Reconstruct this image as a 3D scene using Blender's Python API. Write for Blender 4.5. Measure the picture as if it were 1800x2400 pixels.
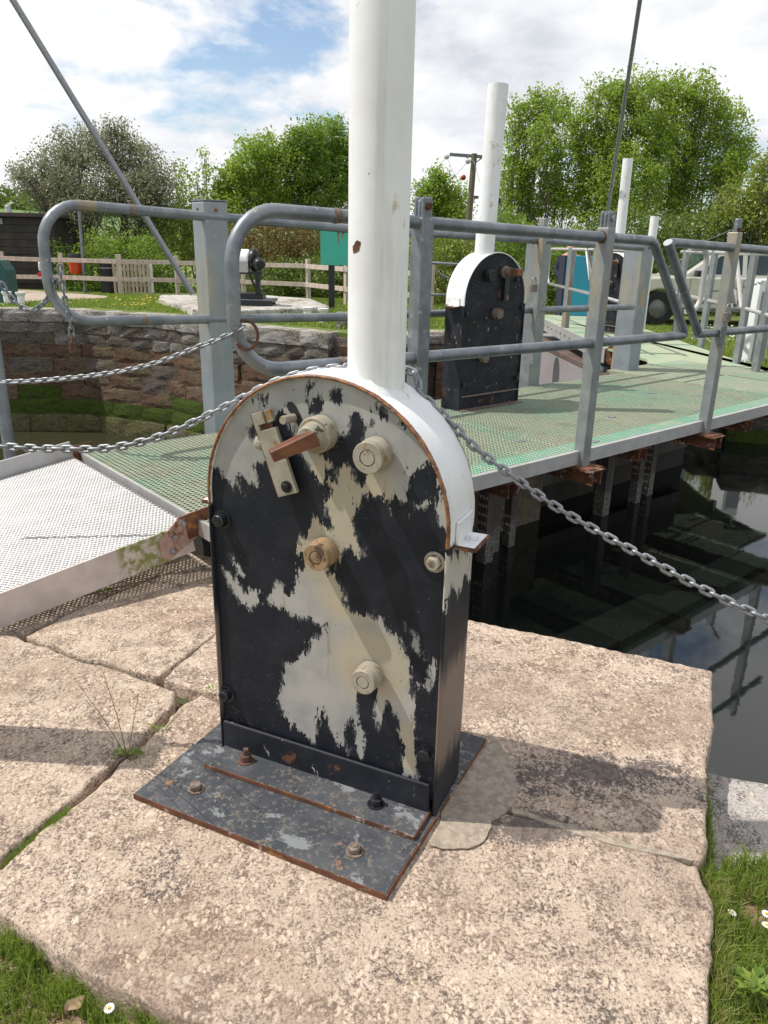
import bpy, bmesh, math, random
import numpy as np
from mathutils import Vector, Matrix, noise as mnoise
random.seed(7); rng = np.random.default_rng(11)
for o in list(bpy.data.objects): bpy.data.objects.remove(o)
SC = bpy.context.scene; COL = SC.collection
PI = math.pi
# ------------------------------------------------------------------ camera
FPX, CX, CY, CAMH = 1800., 900., 1200., 1.5
PITCH, ROLL = math.radians(19.15), math.radians(1.27)
_f = np.array([0, math.cos(PITCH), -math.sin(PITCH)]); _r = np.array([1., 0, 0]); _u = np.cross(_r, _f)
_R = math.cos(ROLL)*_r + math.sin(ROLL)*_u; _U = -math.sin(ROLL)*_r + math.cos(ROLL)*_u
CAMO = np.array([0, 0, CAMH])
cam = bpy.data.cameras.new('camera'); camo = bpy.data.objects.new('camera', cam); COL.objects.link(camo)
M = Matrix.Identity(4)
for i in range(3):
    M[i][0] = _R[i]; M[i][1] = _U[i]; M[i][2] = -_f[i]; M[i][3] = CAMO[i]
camo.matrix_world = M
cam.sensor_fit = 'HORIZONTAL'; cam.sensor_width = 36; cam.lens = 36*FPX/1800.
cam.clip_start = 0.05; cam.clip_end = 4000
SC.camera = camo
# ------------------------------------------------------------------ sun, sky, exposure
SUN_EL, SUN_TRAVEL = math.radians(57), math.radians(-3)      # light travels towards +X
sd = Vector((math.cos(SUN_TRAVEL)*math.cos(SUN_EL), math.sin(SUN_TRAVEL)*math.cos(SUN_EL), -math.sin(SUN_EL)))
sl = bpy.data.lights.new('sun', 'SUN'); sl.energy = 4.2; sl.angle = math.radians(.5); sl.color = (1, .955, .88)
so = bpy.data.objects.new('sun', sl); COL.objects.link(so); so.rotation_euler = sd.to_track_quat('-Z', 'Y').to_euler()
so.location = (-20, 0, 30)
SC.view_settings.view_transform = 'Standard'; SC.view_settings.look = 'None'
SC.view_settings.gamma = 1; SC.view_settings.use_curve_mapping = False; SC.view_settings.exposure = .08
SC.render.engine = 'CYCLES'
W = bpy.data.worlds.new('World'); SC.world = W; W.use_nodes = True
nt = W.node_tree; nt.nodes.clear(); N = nt.nodes; K = nt.links
def wn(t, **k):
    n = N.new(t)
    for a, b in k.items():
        if a in n.inputs: n.inputs[a].default_value = b
        else: setattr(n, a, b)
    return n
sky = wn('ShaderNodeTexSky'); sky.sky_type = 'NISHITA'; sky.sun_disc = False
sky.sun_elevation = SUN_EL; sky.sun_rotation = math.radians(-93)
tc = wn('ShaderNodeTexCoord'); sp = wn('ShaderNodeSeparateXYZ'); K.new(tc.outputs['Generated'], sp.inputs[0])
def wm(op, a, b=None, c=None):
    n = N.new('ShaderNodeMath'); n.operation = op
    for i, v in enumerate((a, b, c)):
        if v is None: continue
        if isinstance(v, (int, float)): n.inputs[i].default_value = v
        else: K.new(v, n.inputs[i])
    return n.outputs[0]
def wramp(fac, pts):
    r = N.new('ShaderNodeValToRGB'); e = r.color_ramp.elements
    while len(e) < len(pts): e.new(.5)
    for q, (p, c) in zip(e, pts): q.position = p; q.color = (*c, 1)
    K.new(fac, r.inputs[0]); return r.outputs[0]
zc = wm('ADD', wm('MAXIMUM', sp.outputs[2], 0), .34)
cb = wn('ShaderNodeCombineXYZ'); K.new(wm('DIVIDE', sp.outputs[0], zc), cb.inputs[0]); K.new(wm('DIVIDE', sp.outputs[1], zc), cb.inputs[1])
def wnoise(scale, det, dist=0, off=(0, 0, 0), rough=.55):
    mp = N.new('ShaderNodeMapping'); mp.inputs['Location'].default_value = off; K.new(cb.outputs[0], mp.inputs[0])
    n = N.new('ShaderNodeTexNoise'); n.inputs['Scale'].default_value = scale; n.inputs['Detail'].default_value = det
    n.inputs['Distortion'].default_value = dist; n.inputs['Roughness'].default_value = rough
    K.new(mp.outputs[0], n.inputs[0]); return n.outputs[0]
CLOUD_OFF = (13.36, 6.70, 0)
cov = wramp(wm('ADD', wm('MULTIPLY', wnoise(1.5, 7, .2, CLOUD_OFF, .56), .8), wm('MULTIPLY', wnoise(6, 5, .2, (1, 5, 0), .6), .2)), [(.405, (0, 0, 0)), (.475, (1, 1, 1))])
shade = wramp(wm('ADD', wm('MULTIPLY', wnoise(2.1, 6, .2, (7.3, 2.2, .5), .55), .7), wm('MULTIPLY', wnoise(7, 5, .2, (2, 1, 3), .6), .3)),
              [(.44, (1.0, 1.0, 1.0)), (.53, (.86, .875, .91)), (.66, (.62, .65, .71))])
bg1 = wn('ShaderNodeBackground'); K.new(sky.outputs[0], bg1.inputs[0]); bg1.inputs[1].default_value = .15
bg2 = wn('ShaderNodeBackground'); K.new(shade, bg2.inputs[0]); bg2.inputs[1].default_value = 1.0
mx = wn('ShaderNodeMixShader'); K.new(cov, mx.inputs[0]); K.new(bg1.outputs[0], mx.inputs[1]); K.new(bg2.outputs[0], mx.inputs[2])
wo = wn('ShaderNodeOutputWorld'); K.new(mx.outputs[0], wo.inputs[0])

# ------------------------------------------------------------------ measuring helpers (survey of the place)
def ray(x, y): return _f + (x-CX)/FPX*_R - (y-CY)/FPX*_U
def atz(x, y, z=0.):
    d = ray(x, y); return CAMO + d*((z-CAMH)/d[2])
def aty(x, y, Y):
    d = ray(x, y); return CAMO + d*(Y/d[1])
def onpl(x, y, p, n):
    d = ray(x, y); return CAMO + d*(np.dot(np.array(p, float)-CAMO, n)/np.dot(d, n))
# deck frame: s along the walkway, t across it
DA = math.radians(40.66); DD = np.array([math.cos(DA), math.sin(DA), 0]); DN = np.array([-DD[1], DD[0], 0]); DP = np.array([.485, 4.129, 0])
def D(s, t, z=0.): return DP + DD*s + DN*t + np.array([0, 0, z])
ZD = .28

# ------------------------------------------------------------------ mesh builder
class MB:
    def __init__(s): s.v = []; s.f = []; s.sm = []; s.n = 0; s.att = {}
    def add(s, V, Fc, smooth=False):
        b = s.n; V = [tuple(map(float, p)) for p in V]; s.v += V; s.n += len(V)
        s.f += [tuple(i+b for i in f) for f in Fc]; s.sm += [smooth]*len(Fc); return b
    def box(s, c, size, rz=0, axes=None):
        if axes is None:
            ca, sa = math.cos(rz), math.sin(rz); axes = (np.array([ca, sa, 0]), np.array([-sa, ca, 0]), np.array([0, 0, 1.]))
        c = np.array(c, float); h = [a*(q/2) for a, q in zip(axes, size)]
        V = [c+i*h[0]+j*h[1]+k*h[2] for k in (-1, 1) for j in (-1, 1) for i in (-1, 1)]
        s.add(V, [(0, 2, 3, 1), (4, 5, 7, 6), (0, 1, 5, 4), (2, 6, 7, 3), (0, 4, 6, 2), (1, 3, 7, 5)]); return s
    def beam(s, a, b, w, h, up=(0, 0, 1)):
        a = np.array(a, float); b = np.array(b, float); x = b-a; L = np.linalg.norm(x); x /= L
        y = np.cross(np.array(up, float), x); y /= np.linalg.norm(y); z = np.cross(x, y)
        return s.box((a+b)/2, (L, w, h), axes=(x, y, z))
    def tube(s, path, r, seg=12, caps=True, closed=False):
        P = [np.array(p, float) for p in path]; n = len(P); rr = r if hasattr(r, '__len__') else [r]*n
        V = []; prev = None
        for i in range(n):
            if closed: t = P[(i+1) % n]-P[i-1]
            else: t = P[min(i+1, n-1)]-P[max(i-1, 0)]
            t = t/(np.linalg.norm(t)+1e-12)
            if prev is None:
                a = np.array([0, 0, 1.]) if abs(t[2]) < .9 else np.array([1., 0, 0])
                x = np.cross(a, t); x /= np.linalg.norm(x)
            else:
                x = prev-t*np.dot(prev, t); x /= (np.linalg.norm(x)+1e-12)
            prev = x; y = np.cross(t, x)
            for k in range(seg):
                th = 2*PI*k/seg; V.append(P[i]+(x*math.cos(th)+y*math.sin(th))*rr[i])
        Fc = []
        for i in range(n if closed else n-1):
            j = (i+1) % n
            for k in range(seg):
                k2 = (k+1) % seg; Fc.append((i*seg+k, i*seg+k2, j*seg+k2, j*seg+k))
        s.add(V, Fc, True)
        if caps and not closed:
            b = s.n; s.add([V[k] for k in range(seg)], [tuple(reversed(range(seg)))]); s.add([V[(n-1)*seg+k] for k in range(seg)], [tuple(range(seg))])
        return s
    def lathe(s, prof, c=(0, 0, 0), axis=(0, 0, 1), seg=20):
        """prof: (radius, height) list along axis"""
        ax = np.array(axis, float); ax /= np.linalg.norm(ax)
        a = np.array([0, 0, 1.]) if abs(ax[2]) < .9 else np.array([1., 0, 0])
        x = np.cross(a, ax); x /= np.linalg.norm(x); y = np.cross(ax, x); c = np.array(c, float)
        for (r0, h0), (r1, h1) in zip(prof[:-1], prof[1:]):
            V = []
            for r, h in ((r0, h0), (r1, h1)):
                for k in range(seg):
                    th = 2*PI*k/seg; V.append(c+ax*h+(x*math.cos(th)+y*math.sin(th))*r)
            flat = abs(h1-h0) < 1e-6
            if r0 < 1e-6: s.add([V[0]]+V[seg:], [(0, 1+k, 1+(k+1) % seg) for k in range(seg)], not flat)
            elif r1 < 1e-6: s.add(V[:seg]+[V[seg]], [(k, (k+1) % seg, seg) for k in range(seg)], not flat)
            else: s.add(V, [(k, (k+1) % seg, seg+(k+1) % seg, seg+k) for k in range(seg)], not flat)
        return s
    def hexa(s, c, r, h, axis=(0, 0, 1), seg=6): return s.lathe([(0, 0), (r, 0), (r, h*.85), (r*.86, h), (0, h)], c, axis, seg)
    def prism(s, poly, z0, z1, f=None):
        """poly in plan (x,y), extruded z0..z1"""
        n = len(poly); V = [(p[0], p[1], z0) for p in poly]+[(p[0], p[1], z1) for p in poly]
        if f: V = [f(*v) for v in V]
        s.add(V, [tuple(reversed(range(n))), tuple(range(n, 2*n))]+[(i, (i+1) % n, n+(i+1) % n, n+i) for i in range(n)]); return s
    def build(s, name, mat, parent=None, world=False, bevel=0, bseg=2, angle=35):
        me = bpy.data.meshes.new(name); V = np.array(s.v, float).reshape(-1, 3)
        if world and parent is not None:
            r = parent
            while r.parent: r = r.parent
            ca, sa = math.cos(-r.rotation_euler.z), math.sin(-r.rotation_euler.z); V = V-np.array(r.location)
            V = np.stack([V[:, 0]*ca-V[:, 1]*sa, V[:, 0]*sa+V[:, 1]*ca, V[:, 2]], 1)
        me.from_pydata(V.tolist(), [], s.f); me.polygons.foreach_set('use_smooth', s.sm)
        for k, a in s.att.items():
            at = me.attributes.new(k, 'FLOAT', 'POINT'); at.data.foreach_set('value', np.array(a, np.float32))
        me.update()
        if mat is not None: me.materials.append(mat)
        o = bpy.data.objects.new(name, me); COL.objects.link(o)
        if parent is not None: o.parent = parent
        if bevel:
            m = o.modifiers.new('bevel', 'BEVEL'); m.width = bevel; m.segments = bseg; m.limit_method = 'ANGLE'; m.angle_limit = math.radians(angle)
        return o
def tag(o, label=None, cat=None, group=None, kind=None):
    if label: o['label'] = label
    if cat: o['category'] = cat
    if group: o['group'] = group
    if kind: o['kind'] = kind
    return o
def thing(name, label, cat, loc=(0, 0, 0), rz=0, group=None):
    o = bpy.data.objects.new(name, None); o.empty_display_size = .1; COL.objects.link(o)
    o.location = tuple(map(float, loc)); o.rotation_euler = (0, 0, rz)
    return tag(o, label, cat, group)
def children(o): return [c for c in bpy.data.objects if c.parent == o]
def copy_tree(o, parent=None, kids=None):
    c = o.copy(); COL.objects.link(c)
    if parent is not None: c.parent = parent
    for ch in [q for q in KIDS.get(o, children(o))]: copy_tree(ch, c)
    return c
KIDS = {}
def grid_sheet(poly_xy, z, name, mat, parent=None):
    m = MB(); m.add([(p[0], p[1], z) for p in poly_xy], [tuple(range(len(poly_xy)))]); return m.build(name, mat, parent)
def arc(c, r, a0, a1, n, fx, fy):
    c = np.array(c, float); return [c+fx*(r*math.cos(a))+fy*(r*math.sin(a)) for a in np.linspace(a0, a1, n)]
# ------------------------------------------------------------------ materials
class MT:
    def __init__(s, name, rough=.7, metal=0., spec=None):
        s.m = bpy.data.materials.new(name); s.m.use_nodes = True; s.nt = s.m.node_tree; s.N = s.nt.nodes; s.K = s.nt.links
        s.b = s.N['Principled BSDF']; s.b.inputs['Roughness'].default_value = rough; s.b.inputs['Metallic'].default_value = metal
        if spec is not None: s.b.inputs['Specular IOR Level'].default_value = spec
        s.tc = s.N.new('ShaderNodeTexCoord'); s.co = s.tc.outputs['Object']; s.bumpn = None; s.rgh = None
    def math(s, op, a, b=None, clamp=False):
        n = s.N.new('ShaderNodeMath'); n.operation = op; n.use_clamp = clamp
        for i, v in enumerate((a, b)):
            if v is None: continue
            if isinstance(v, (int, float)): n.inputs[i].default_value = v
            else: s.K.new(v, n.inputs[i])
        return n.outputs[0]
    def mapv(s, scale=(1, 1, 1), rot=(0, 0, 0), off=(0, 0, 0), co=None):
        mp = s.N.new('ShaderNodeMapping'); mp.inputs['Scale'].default_value = scale; mp.inputs['Rotation'].default_value = rot; mp.inputs['Location'].default_value = off
        s.K.new(co or s.co, mp.inputs[0]); return mp.outputs[0]
    def noise(s, scale, det=4, rough=.6, dist=0, co=None, st=None, off=(0, 0, 0)):
        n = s.N.new('ShaderNodeTexNoise'); n.inputs['Scale'].default_value = scale; n.inputs['Detail'].default_value = det
        n.inputs['Roughness'].default_value = rough; n.inputs['Distortion'].default_value = dist
        s.K.new(s.mapv(st or (1, 1, 1), off=off, co=co), n.inputs[0]); return n.outputs[0]
    def voro(s, scale, feat='F1', out='Distance', st=None, rnd=1):
        n = s.N.new('ShaderNodeTexVoronoi'); n.feature = feat; n.inputs['Scale'].default_value = scale; n.inputs['Randomness'].default_value = rnd
        s.K.new(s.mapv(st or (1, 1, 1)), n.inputs[0]); return n.outputs[out]
    def step(s, v, lo, hi):
        n = s.N.new('ShaderNodeMapRange'); n.interpolation_type = 'SMOOTHSTEP'; n.inputs['From Min'].default_value = lo; n.inputs['From Max'].default_value = hi
        s.K.new(v, n.inputs['Value']); return n.outputs['Result']
    def lin(s, v, lo, hi, a=0, b=1):
        n = s.N.new('ShaderNodeMapRange'); n.inputs['From Min'].default_value = lo; n.inputs['From Max'].default_value = hi
        n.inputs['To Min'].default_value = a; n.inputs['To Max'].default_value = b
        s.K.new(v, n.inputs['Value']); return n.outputs['Result']
    def mix(s, fac, a, b):
        n = s.N.new('ShaderNodeMix'); n.data_type = 'RGBA'; n.blend_type = 'MIX'
        if isinstance(fac, (int, float)): n.inputs[0].default_value = fac
        else: s.K.new(fac, n.inputs[0])
        for i, v in ((6, a), (7, b)):
            if isinstance(v, tuple): n.inputs[i].default_value = (*v[:3], 1)
            else: s.K.new(v, n.inputs[i])
        return n.outputs[2]
    def fmix(s, fac, a, b):
        n = s.N.new('ShaderNodeMix'); n.data_type = 'FLOAT'; s.K.new(fac, n.inputs[0])
        for i, v in ((2, a), (3, b)):
            if isinstance(v, (int, float)): n.inputs[i].default_value = v
            else: s.K.new(v, n.inputs[i])
        return n.outputs[0]
    def attr(s, name):
        n = s.N.new('ShaderNodeAttribute'); n.attribute_name = name; return n.outputs['Fac']
    def bump(s, h, strength=.4, dist=.01):
        n = s.N.new('ShaderNodeBump'); n.inputs['Strength'].default_value = strength; n.inputs['Distance'].default_value = dist
        s.K.new(h, n.inputs['Height'])
        if s.bumpn: s.K.new(s.bumpn, n.inputs['Normal'])
        s.bumpn = n.outputs[0]; s.K.new(s.bumpn, s.b.inputs['Normal'])
    def col(s, c):
        if isinstance(c, tuple): s.b.inputs['Base Color'].default_value = (*c, 1)
        else: s.K.new(c, s.b.inputs['Base Color'])
    def rough(s, v): s.K.new(v, s.b.inputs['Roughness'])
def simple(name, c1, c2=None, sc=6, rough=.7, metal=0, bump=.2, bsc=60, bd=.003, spots=(), st=None, spec=None):
    m = MT(name, rough, metal, spec); c2 = c2 or tuple(x*.75 for x in c1)
    c = m.mix(m.step(m.noise(sc, 5, st=st), .35, .65), c1, c2)
    for i, (cc, scl, thr, soft, stt) in enumerate(spots):
        c = m.mix(m.step(m.noise(scl, 6, .65, off=(i*3.3+1, i, 2), st=stt), thr-soft, thr+soft), c, cc)
    m.col(c)
    if bump: m.bump(m.noise(bsc, 4, .6, st=st), bump, bd)
    return m.m
RUST = (.165, .065, .03); RUSTD = (.09, .035, .02)
MAT = {}
MAT['galv'] = simple('galvanised_steel', (.25, .27, .29), (.165, .185, .205), 9, .45, .55, .12, 80, .002,
    [((.45, .47, .48), 22, .66, .06, None), ((.15, .16, .18), 5, .68, .05, (1, 1, .3)), ((.30, .24, .16), 3.1, .70, .05, (1, 1, .4))])
MAT['galv_tan'] = simple('galvanised_stained', (.30, .32, .32), (.22, .24, .25), 7, .5, .4, .12, 80, .002,
    [((.42, .33, .2), 2.2, .6, .08, (1, 1, .35)), ((.14, .15, .17), 5, .7, .05, (1, 1, .3))])
MAT['galv_bright'] = simple('galvanised_chain', (.33, .34, .355), (.22, .23, .25), 40, .45, .55, .1, 200, .001)
MAT['galv_dark'] = simple('worn_dark_steel', (.2, .22, .24), (.12, .135, .15), 12, .5, .4, .15, 90, .002, [((.33, .35, .37), 8, .6, .05, None)])
MAT['rust'] = simple('rusty_steel', RUST, RUSTD, 14, .85, .1, .4, 120, .003, [((.36, .30, .26), 20, .62, .05, None), ((.36, .15, .04), 9, .62, .06, None)])
MAT['rust_chain'] = simple('rusty_chain', (.17, .08, .05), (.10, .06, .045), 30, .8, .2, .4, 150, .002)
MAT['alu'] = simple('aluminium', (.50, .49, .485), (.43, .42, .41), 10, .45, .35, .15, 90, .002, [((.40, .36, .32), 4, .66, .07, (1, 1, .5)), ((.58, .58, .58), 30, .68, .04, None)])
m = MT('aluminium_mossy', .5, .25)
c = m.mix(m.step(m.noise(8, 5), .35, .65), (.62, .56, .53), (.50, .45, .42))
c = m.mix(m.step(m.noise(5, 5, off=(5, 2, 1), st=(1, 1, .3)), .66, .72), c, (.30, .22, .17))
sx = m.N.new('ShaderNodeSeparateXYZ'); m.K.new(m.co, sx.inputs[0])
mz = m.math('MULTIPLY', m.step(m.noise(24, 5, .7), .40, .58), m.math('MULTIPLY', m.step(sx.outputs[0], .10, .14), m.math('SUBTRACT', 1., m.step(sx.outputs[0], .33, .38))))
c = m.mix(mz, c, (.22, .23, .07)); m.col(c); m.bump(m.noise(90, 3), .15, .002)
MAT['alu_moss'] = m.m
# grating
m = MT('green_grating', .75)
c = m.mix(m.step(m.noise(1.5, 6, .7), .25, .6), (.17, .31, .215), (.29, .31, .22))
c = m.mix(m.math('MULTIPLY', m.step(m.noise(4.5, 5, .7, off=(3, 3, 3)), .5, .7), .5), c, (.20, .17, .12)); c = m.mix(m.step(m.noise(30, 3), .55, .75), c, (.44, .43, .33)); m.col(c); m.bump(m.noise(200, 2), .3, .002)
MAT['grate'] = m.m
MAT['grate_green'] = simple('green_grating_edge', (.20, .40, .28), (.28, .42, .31), 5, .7, 0, .3, 200, .002, [((.42, .42, .32), 9, .6, .06, None)])
MAT['pale_green'] = simple('pale_green_deck', (.27, .36, .25), (.34, .37, .25), 1.5, .75, 0, .2, 100, .002, [((.18, .34, .24), 3, .62, .08, None)])
# stone, foreground
def stone_mat(name, light, mid, dark, lich=.5, flecks=True, sc=1., patches=()):
    m = MT(name, .92, 0, .25)
    wv = m.N.new('ShaderNodeTexNoise'); wv.inputs['Scale'].default_value = 45*sc; wv.inputs['Detail'].default_value = 3; m.K.new(m.co, wv.inputs[0])
    ad = m.N.new('ShaderNodeVectorMath'); ad.operation = 'MULTIPLY_ADD'; m.K.new(wv.outputs['Color'], ad.inputs[0]); ad.inputs[1].default_value = (.022/sc,)*3; m.K.new(m.co, ad.inputs[2])
    def vor(scale, out, st=(1, 1, 1), rot=0):
        v = m.N.new('ShaderNodeTexVoronoi'); v.inputs['Scale'].default_value = scale*sc; m.K.new(m.mapv(st, (0, 0, rot), co=ad.outputs[0]), v.inputs[0]); return v.outputs[out]
    g1 = m.noise(120*sc, 4, .8, .5); g2 = m.noise(46*sc, 6, .78, .8, off=(3, 1, 7), st=(1, .75, 1)); g3 = m.noise(10*sc, 4, .6, off=(7, 1, 7))
    gg = m.math('ADD', m.math('MULTIPLY', g1, .55), m.math('ADD', m.math('MULTIPLY', g2, .35), m.math('MULTIPLY', g3, .25)))
    c = m.mix(m.step(gg, .515, .60), mid, light)
    c = m.mix(m.math('MULTIPLY', m.step(m.noise(2.6*sc, 5, off=(2, 9, 4)), .44, .66), .45), c, tuple(x*y for x, y in zip(mid, (1.35, 1.12, .95))))
    wh = m.math('MULTIPLY', m.step(vor(75, 'Distance', (1, .6, 1), .5), .46, .30), m.step(m.noise(14*sc, 4, .65, off=(6, 6, 1)), .42, .56))
    c = m.mix(m.math('MULTIPLY', wh, .95), c, tuple(min(.74, x*1.22) for x in light))
    wh2 = m.math('MULTIPLY', m.step(vor(27, 'Distance', (1, .6, 1), .9), .24, .17), m.step(m.noise(6*sc, 3, off=(1, 6, 1)), .52, .60))
    c = m.mix(wh2, c, (.62, .53, .43))
    pits = m.step(m.noise(150*sc, 4, .75, off=(1, 1, 9)), .44, .38)
    c = m.mix(m.math('MULTIPLY', pits, .7), c, dark)
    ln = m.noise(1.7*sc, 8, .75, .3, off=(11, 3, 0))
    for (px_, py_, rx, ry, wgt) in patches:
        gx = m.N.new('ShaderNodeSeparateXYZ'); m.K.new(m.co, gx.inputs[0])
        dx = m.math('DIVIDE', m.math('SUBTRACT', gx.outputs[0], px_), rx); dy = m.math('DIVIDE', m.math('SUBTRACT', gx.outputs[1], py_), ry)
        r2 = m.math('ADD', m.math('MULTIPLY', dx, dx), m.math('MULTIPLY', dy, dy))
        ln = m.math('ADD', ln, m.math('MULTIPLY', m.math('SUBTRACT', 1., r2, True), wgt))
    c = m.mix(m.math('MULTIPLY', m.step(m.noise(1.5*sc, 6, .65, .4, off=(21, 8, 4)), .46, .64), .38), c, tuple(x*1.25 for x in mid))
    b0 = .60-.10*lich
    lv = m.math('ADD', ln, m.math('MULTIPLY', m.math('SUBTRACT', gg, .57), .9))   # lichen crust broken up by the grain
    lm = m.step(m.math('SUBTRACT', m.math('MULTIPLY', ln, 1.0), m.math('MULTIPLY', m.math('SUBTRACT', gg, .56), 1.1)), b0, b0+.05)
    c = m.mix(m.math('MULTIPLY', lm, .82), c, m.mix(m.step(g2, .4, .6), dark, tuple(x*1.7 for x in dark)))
    c = m.mix(m.math('MULTIPLY', m.step(m.noise(55*sc, 3), .66, .70), m.step(m.noise(4*sc, 2, off=(4, 4, 4)), .58, .66)), c, (.25, .20, .05))
    m.col(c)
    m.bump(m.math('ADD', m.math('MULTIPLY', gg, 1.2), m.math('MULTIPLY', wh, .15)), .8, .008); m.bump(m.noise(7*sc, 4), .5, .02)
    return m.m
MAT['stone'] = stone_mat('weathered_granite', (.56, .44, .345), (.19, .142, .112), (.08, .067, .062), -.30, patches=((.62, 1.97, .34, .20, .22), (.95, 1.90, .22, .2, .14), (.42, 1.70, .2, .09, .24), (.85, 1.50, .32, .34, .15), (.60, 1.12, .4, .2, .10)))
MAT['stone_b'] = stone_mat('weathered_granite_left', (.56, .445, .345), (.20, .15, .118), (.10, .084, .074), .10)
MAT['stone_c'] = stone_mat('grey_coping_granite', (.47, .43, .40), (.27, .235, .215), (.085, .072, .07), 1.3)
MAT['cement'] = simple('old_cement', (.36, .30, .23), (.25, .205, .16), 40, .95, 0, .6, 150, .004, [((.40, .35, .28), 60, .6, .06, None), ((.4, .22, .26), 7, .74, .02, None)])
MAT['mortar'] = simple('crack_soil', (.09, .065, .045), (.07, .075, .03), 10, 1, 0, .8, 60, .01)
MAT['soil'] = simple('dry_soil', (.38, .25, .175), (.26, .165, .11), 16, 1, 0, 1, 70, .02, [((.45, .35, .27), 40, .66, .03, None)])
m = MT('turf', 1.)
c = m.mix(m.step(m.noise(2.2, 5), .35, .65), (.11, .17, .03), (.19, .22, .05)); c = m.mix(m.step(m.noise(40, 3), .5, .7), c, (.16, .19, .04))
c = m.mix(m.step(m.noise(1.1, 4, off=(3, 4, 4)), .62, .7), c, (.20, .16, .07)); m.col(c); m.bump(m.noise(60, 5, .8), 1, .03); MAT['turf'] = m.m
MAT['path'] = simple('pale_gravel_path', (.42, .34, .28), (.36, .29, .23), 3, 1, 0, .6, 80, .01)
m = MT('field', 1.); c = m.mix(m.step(m.noise(.02, 5), .35, .65), (.09, .17, .035), (.13, .19, .05)); m.col(c); MAT['field'] = m.m
MAT['wood_far'] = simple('distant_wood', (.030, .055, .028), (.045, .075, .035), .06, 1, 0, 1, .3, 3)
# far quay wall
def wallstone(name, a, b, d, moss):
    m = MT(name, .95, 0, .2)
    g2 = m.noise(9, 5, .7, .5); c = m.mix(m.step(g2, .38, .62), a, b); c = m.mix(m.step(m.noise(28, 4, .7), .56, .46), c, d) if False else m.mix(m.step(m.noise(26, 4, .7), .44, .36), c, d)
    c = m.mix(m.math('MULTIPLY', m.step(m.noise(1.3, 5, off=(4, 2, 2)), .52, .62), m.step(m.noise(20, 3), .4, .55)), c, (.23, .20, .12))
    if moss: c = m.mix(m.step(m.noise(2.2, 6, .65, off=(1, 7, 2)), .60-moss, .68-moss), c, (.085, .13, .02))
    c = m.mix(m.math('MULTIPLY', m.step(m.noise(3.4, 6, .7, .6, off=(7, 7, 1)), .50, .60), .55), c, d); m.col(c); m.bump(g2, 1., .09); m.bump(m.noise(34, 4, .7), .9, .03); return m.m
MAT['w_cop'] = wallstone('whitewashed_coping', (.74, .70, .65), (.60, .56, .51), (.26, .23, .21), 0)
MAT['w_grey'] = wallstone('pale_rubble', (.46, .43, .39), (.33, .30, .27), (.13, .115, .10), 0)
MAT['w_dark'] = wallstone('grey_rubble', (.26, .225, .19), (.19, .155, .13), (.08, .065, .055), .0)
MAT['w_red'] = wallstone('red_sandstone', (.25, .15, .10), (.185, .115, .08), (.075, .048, .036), .0)
MAT['w_redb'] = wallstone('brown_sandstone', (.29, .19, .13), (.21, .135, .095), (.08, .055, .04), .0)
MAT['w_moss'] = wallstone('mossy_stone', (.15, .20, .045), (.14, .14, .06), (.05, .05, .03), .30)
MAT['w_algae'] = wallstone('algae_stone', (.22, .20, .10), (.15, .16, .06), (.07, .075, .03), .06)
# machine paints
def painted_plate():
    m = MT('peeling_black_paint', .45, 0)
    sd_ = m.attr('paint')
    st = m.mapv((1.25, 1, .33), (0, math.radians(24), 0))
    n1 = m.N.new('ShaderNodeTexNoise'); n1.inputs['Scale'].default_value = 34; n1.inputs['Detail'].default_value = 6; n1.inputs['Roughness'].default_value = .72; n1.inputs['Distortion'].default_value = .4; m.K.new(st, n1.inputs[0])
    v = m.math('ADD', m.math('MULTIPLY', sd_, 21.0), m.math('MULTIPLY', m.math('SUBTRACT', n1.outputs[0], .53), 2.2))
    v = m.math('ADD', v, m.math('MULTIPLY', m.math('SUBTRACT', m.noise(95, 5, .75, .5, off=(4, 7, 2), st=(1, 1, .6)), .5), 1.1))
    fac = m.step(v, .0, .03)
    spk = m.step(m.noise(120, 4, .7, off=(3, 3, 3)), .675, .69); fac = m.math('MAXIMUM', fac, spk)
    # small black remnants inside the bare area
    rem = m.math('MULTIPLY', m.step(m.noise(46, 5, .7, .6, off=(8, 2, 1), st=(1, 1, .6)), .655, .668), m.step(m.noise(9, 3, off=(2, 2, 8)), .46, .56)); fac = m.math('MULTIPLY', fac, m.math('SUBTRACT', 1., rem))
    bare = m.mix(m.step(m.noise(5, 4), .35, .65), (.40, .39, .36), (.29, .29, .275))
    bare = m.mix(m.math('MULTIPLY', m.step(m.attr('warm'), .15, .8), .85), bare, (.44, .38, .27))
    bare = m.mix(m.step(m.noise(34, 5, .75, off=(9, 1, 1)), .68, .74), bare, (.36, .22, .07))
    blk = m.mix(m.step(m.noise(10, 5), .4, .7), (.0125, .015, .021), (.022, .024, .032))
    blk = m.mix(m.math('MULTIPLY', m.step(m.noise(60, 4, .7), .58, .72), m.step(m.attr('low'), .1, .9)), blk, (.11, .085, .055))
    prim = m.math('SUBTRACT', m.step(v, -.16, -.10), fac, True); blk = m.mix(m.math('MULTIPLY', prim, m.step(m.noise(21, 4, off=(6, 1, 3)), .48, .56)), blk, (.10, .105, .11))
    drip = m.math('MULTIPLY', m.step(m.noise(30, 5, .7, .2, off=(1, 3, 9), st=(1, 1, .09)), .58, .68), m.step(m.noise(5, 3, off=(3, 3, 3)), .44, .56)); bare = m.mix(m.math('MULTIPLY', drip, .55), bare, (.24, .19, .12))
    m.col(m.mix(fac, blk, bare)); m.rough(m.fmix(fac, .5, .72)); m.K.new(m.fmix(fac, .22, .35), m.b.inputs['Specular IOR Level']); m.bump(fac, .8, .0012); m.bump(m.noise(60, 4), .15, .002)
    return m.m
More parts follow.
